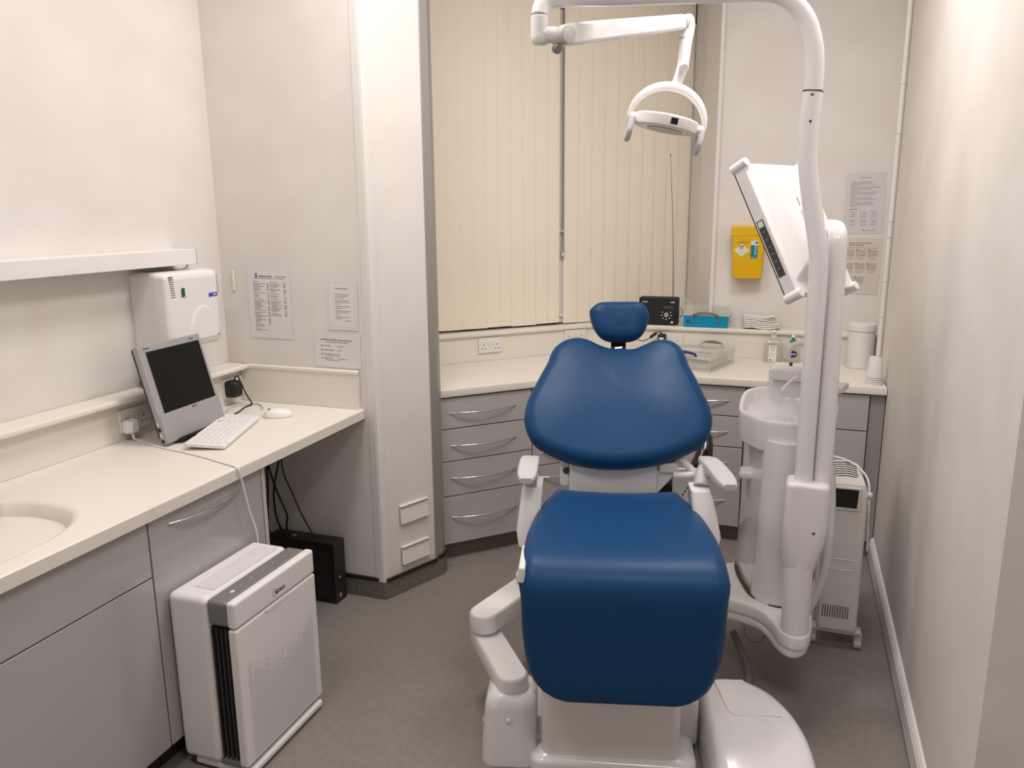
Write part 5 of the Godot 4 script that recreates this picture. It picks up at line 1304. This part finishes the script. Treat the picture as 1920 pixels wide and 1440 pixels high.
	text(sb, "label_lettering", "PETLAK", 0.015, Transform3D(Basis(Vector3(0, -1, 0), Vector3(1, 0, 0), Vector3(0, 0, 1)), Vector3(0.041, 0.158, 0.0522)), M.white_ink, true)
	# two sheets on the back wall
	var bgc := c8(214, 208, 210); var ik := c8(138, 130, 128)
	im = Image.create(420, 594, false, Image.FORMAT_RGB8)
	im.fill(bgc)
	words(im, 150, 46, 120, 7, ik)
	var y := 88.0
	for i in 20:
		words(im, 56, y, rng.randf_range(200, 320) if i % 4 < 3 else rng.randf_range(60, 120), 5, ik)
		y += 12.5
	words(im, 50, 352, 90, 9, c8(118, 110, 108))
	for j in 2:
		for i in 3:
			var bx := 56 + i * 112; var by := 372 + j * 82
			im.fill_rect(Rect2i(bx, by, 82, 46), c8(190, 183, 184)); im.fill_rect(Rect2i(bx + 2, by + 2, 78, 42), c8(208, 202, 204))
			for k in 9: im.fill_rect(Rect2i(bx + 16 + rng.randi_range(0, 40), by + 8 + rng.randi_range(0, 26), rng.randi_range(5, 18), rng.randi_range(3, 7)), c8(150, 143, 143))
			im.fill_rect(Rect2i(bx, by, 9, 7), c8(120, 112, 112)); words(im, bx + 2, by + 52, 78, 5, c8(160, 153, 152)); words(im, bx + 12, by + 61, 58, 5, c8(160, 153, 152))
	im.fill_rect(Rect2i(210, 556, 9, 18), c8(80, 74, 84)); words(im, 224, 566, 120, 6, ik)
	notice("white printed sheet with six small pictures, upper of two on back wall", 0.2, 0.322, Vector3(0.338, 1.752, -4.7285), 1.0, im)
	im = Image.create(420, 620, false, Image.FORMAT_RGB8)
	im.fill(c8(212, 205, 199))
	words(im, 70, 52, 240, 9, c8(100, 92, 88)); words(im, 70, 74, 160, 9, c8(100, 92, 88)); im.fill_rect(Rect2i(40, 106, 340, 4), c8(120, 112, 106))
	for j in 3:
		for i in 3:
			if j == 2 and i == 2: continue
			var bx := 28 + i * 124; var by := 128 + j * 150
			im.fill_rect(Rect2i(bx, by, 108, 76), c8(186, 178, 168))
			for k in 10: im.fill_rect(Rect2i(bx + 18 + rng.randi_range(0, 60), by + 12 + rng.randi_range(0, 50), rng.randi_range(6, 22), rng.randi_range(3, 9)), c8(158, 150, 141) if k % 2 else c8(206, 199, 190))
			im.fill_rect(Rect2i(bx + 4, by - 3, 15, 15), c8(104, 97, 90))
			words(im, bx + 8, by + 90, 90, 6, c8(160, 152, 144)); words(im, bx + 22, by + 102, 62, 6, c8(160, 152, 144))
	words(im, 30, 574, 110, 6, ik)
	notice("white hand washing sheet with rows of grey pictures, lower on back wall", 0.198, 0.306, Vector3(0.343, 1.416, -4.7285), -0.6, im)
	# white service pipe in the corner
	var pp := thing("service_pipe", "thin white painted pipe running down the right back corner", "pipe", Vector3(0.443, 1.06, -4.42))
	part(pp, "pipe", MB.new().cyl(Vector3(0, -0.169, 0), Vector3(0, 2.235, 0), 0.0125, 14), M.gloss_paint)
	for yc in [0.12, 0.3, 0.52, 0.6, 1.02, 1.25]: part(pp, "pipe_clip", MB.new().cyl(Vector3(0, yc, 0), Vector3(0, yc + 0.008, 0), 0.0155, 14), M.gloss_paint)
	# clear file box on the worktop
	var fb := thing("clear_file_box", "clear plastic file box with navy clasps on the bay worktop", "storage box", Vector3(-0.379, 0.8905, -4.139))
	var fa := Vector3(0.28, 0, -0.96).normalized()
	fb.transform = Transform3D(Basis(fa.cross(Vector3.UP) * -1.0, Vector3.UP, -fa), Vector3(-0.379, 0.8905, -4.139) + fa * 0.18 - fa.cross(Vector3.UP) * 0.135)
	part(fb, "tub", open_box(0.27, 0.075, 0.36, 0.002, 0.97), M.clear)
	part(fb, "rim", open_box(0.276, 0.014, 0.366, 0.004, 1.0, 0.066), M.clear_rib)
	part(fb, "lid", MB.new().rbox(Vector3(0, 0.089, 0), Vector3(0.272, 0.02, 0.362), 0.006, 2), M.clear)
	for s in [[-1, -1], [-1, 1], [1, -1], [1, 1]]: part(fb, "corner_rib", MB.new().box(Vector3(s[0] * 0.13, 0.036, s[1] * 0.175), Vector3(0.004, 0.07, 0.004)), M.clear_rib)
	part(fb, "base_rim", open_box(0.262, 0.01, 0.35, 0.003, 1.0, 0.001), M.clear_rib)
	part(fb, "papers", MB.new().rbox(Vector3(0, 0.022, 0), Vector3(0.22, 0.03, 0.3), 0.004, 1), M.white_plastic)
	for s in [-1, 1]:
		part(fb, "clasp", MB.new().tube([Vector3(-0.06, 0.082, s * 0.184), Vector3(-0.05, 0.096, s * 0.192), Vector3(0.0, 0.103, s * 0.196), Vector3(0.05, 0.096, s * 0.192), Vector3(0.07, 0.082, s * 0.186), Vector3(0.074, 0.055, s * 0.184)], [0.005, 0.007, 0.008, 0.007, 0.006, 0.004], 10, 4), M.navy if s > 0 else M.grey)
	# hand gel and soap bottles
	bottle("clear hand gel bottle with white label on the back worktop", Vector3(-0.078, 0.89, -4.575), 0.048, 0.03, 0.118, M.gel, M.white, false)
	bottle("clear soap bottle with green pump and navy oval label", Vector3(0.024, 0.89, -4.575), 0.039, 0.027, 0.095, M.gel, M.green, true)
	# white tub and cups
	var tb := thing("white_tub", "tall white plastic tub with lid in the right back corner", "tub", Vector3(0.366, 0.89, -4.54))
	part(tb, "body", MB.new().lathe([V2(0.001, 0), V2(0.064, 0), V2(0.067, 0.004), V2(0.068, 0.195), V2(0.064, 0.2)], 32), M.white_plastic)
	part(tb, "lid", MB.new().lathe([V2(0.001, 0.2), V2(0.07, 0.2), V2(0.071, 0.202), V2(0.071, 0.232), V2(0.067, 0.238), V2(0.001, 0.24)], 32), M.white_plastic)
	for i in 5:
		var cp = MB.new().lathe([V2(0.001, 0.0), V2(0.029, 0.0), V2(0.0365, 0.094), V2(0.0385, 0.096), V2(0.0385, 0.1), V2(0.036, 0.1), V2(0.028, 0.003), V2(0.001, 0.003)], 28)
		var co := solid("paper_cup", cp, M.white, ["white plastic cup, topmost of the upside down stack", "white plastic cup, second from top of the stack", "white plastic cup, middle of the stack", "white plastic cup, second from bottom of the stack", "white plastic cup, lowest of the upside down stack"][i], "cup", "stacked white cups")
		co.transform = Transform3D(Basis(Vector3.RIGHT, PI), Vector3(0.402, 0.89 + 0.1005 + 0.009 * (4 - i), -4.10))
	# black saddle stool behind the chair
	var so := thing("operator_stool", "black operator stool behind the blue chair", "stool", Vector3(-0.55, 0, -3.40))
	part(so, "seat", MB.new().lathe([V2(0.001, 0.48), V2(0.17, 0.48), V2(0.19, 0.5), V2(0.19, 0.53), V2(0.17, 0.555), V2(0.001, 0.56)], 36), M.black_soft)
	part(so, "body_support", MB.new().tube([Vector3(0.04, 0.545, 0.16), Vector3(0.15, 0.60, 0.2), Vector3(0.215, 0.655, 0.19), Vector3(0.245, 0.72, 0.14), Vector3(0.24, 0.78, 0.08)], [0.03, 0.034, 0.036, 0.036, 0.03], 16, 5), M.black_gloss)
	part(so, "gas_lift", MB.new().cyl(Vector3(0, 0.06, 0), Vector3(0, 0.48, 0), 0.025, 18), M.chrome)
	for k in 5:
		var a := TAU * k / 5.0 + 0.3
		part(so, "base_leg", MB.new().tube([Vector3(0, 0.09, 0), Vector3(cos(a) * 0.12, 0.075, sin(a) * 0.12), Vector3(cos(a) * 0.23, 0.055, sin(a) * 0.23)], [0.022, 0.018, 0.013], 10), M.steel)
		part(so, "castor", MB.new().cyl(Vector3(cos(a) * 0.23 - 0.01, 0.022, sin(a) * 0.23), Vector3(cos(a) * 0.23 + 0.01, 0.022, sin(a) * 0.23), 0.022, 14, 0.003), M.black)
	# pale bracket with small print behind the right armrest
	var pb := thing("printed_panel", "white panel with small dark print behind the right armrest", "panel", Vector3(-0.345, 0.56, -2.985), deg_to_rad(14.5))
	part(pb, "panel", MB.new().rbox(Vector3(0, 0.08, 0), Vector3(0.1, 0.2, 0.02), 0.005, 2), M.white)
	for i in 4: part(pb, "print_mark", MB.new().box(Vector3(-0.01 + i * 0.008, 0.075 + i * 0.014, 0.0103), Vector3(0.005, 0.009, 0.0006)), M.ink)

func open_box(w: float, h: float, d: float, th: float, taper: float, y0 := 0.0) -> MB:
	var mb := MB.new()
	var o1 := rrect(w / 2 * taper, d / 2 * taper, 0.008, 3); var o2 := rrect(w / 2, d / 2, 0.009, 3)
	var i2 := rrect(w / 2 - th, d / 2 - th, 0.007, 3); var i1 := rrect(w / 2 * taper - th, d / 2 * taper - th, 0.006, 3)
	mb.loft([ring(o1, y0), ring(o2, y0 + h), ring(i2, y0 + h), ring(i1, y0 + th)], true, true, [0, 1, 2])
	return mb

func bottle(label: String, at: Vector3, hx: float, hz: float, h: float, m: Material, cap: Material, oval: bool):
	var t := thing("pump_bottle", label, "bottle", at, 0.0, "pump bottles on the back worktop")
	var rg := []
	for e in [[0.96, 0.0], [1.0, 0.004], [1.0, h - 0.012], [0.9, h - 0.002], [0.6, h + 0.006], [0.3, h + 0.01], [0.28, h + 0.018]]:
		var o := []
		for p in rrect(hx, hz, 0.014, 5): o.append(Vector3(p.x * e[0], e[1], p.y * e[0] if e[0] > 0.5 else p.y * 0.5))
		rg.append(o)
	part(t, "body", MB.new().loft(rg, true, true, [0, 0, 0, 0, 0, 0]), m)
	part(t, "cap", MB.new().lathe([V2(0.001, h + 0.015), V2(0.016, h + 0.015), V2(0.016, h + 0.032), V2(0.007, h + 0.036), V2(0.006, h + 0.05), V2(0.001, h + 0.05)], 18), cap)
	part(t, "pump_nozzle", MB.new().rbox(Vector3(0.0, h + 0.055, 0.012), Vector3(0.02, 0.012, 0.045), 0.005, 2), M.white)
	if not oval:
		var im := Image.create(120, 260, false, Image.FORMAT_RGB8)
		im.fill(c8(232, 230, 228))
		words(im, 14, 16, 94, 9, c8(110, 106, 104)); words(im, 24, 34, 74, 6, c8(140, 136, 134)); words(im, 30, 60, 60, 12, c8(150, 146, 144))
		for k in 8: words(im, 20, 90 + k * 14, 80, 4, c8(190, 187, 185))
		im.fill_rect(Rect2i(14, 222, 34, 22), c8(90, 88, 86)); words(im, 54, 230, 50, 6, c8(120, 116, 114))
		var l := part(t, "label", sheet(0.042, 0.09), img_mat(im))
		l.position = Vector3(-0.002, 0.05, hz + 0.0006)
	else:
		var lm := part(t, "label", MB.new().lathe([V2(0.001, 0), V2(1, 0), V2(1, 0.001), V2(0.001, 0.0012)], 28, Transform3D(Basis(Vector3.RIGHT, PI / 2), Vector3(0, 0.052, hz)), null, V2(0.026, 0.02)), M.navy)
		part(lm, "label_flash", MB.new().lathe([V2(0.001, 0), V2(1, 0), V2(1, 0.0006), V2(0.001, 0.0007)], 24, Transform3D(Basis(Vector3.RIGHT, PI / 2), Vector3(0, 0.069, hz)), null, V2(0.02, 0.012)), M.yellow)
		text(lm, "label_lettering", "CAREX", 0.014, Transform3D(Basis.IDENTITY, Vector3(0, 0.052, hz + 0.0016)), M.white_ink, true)
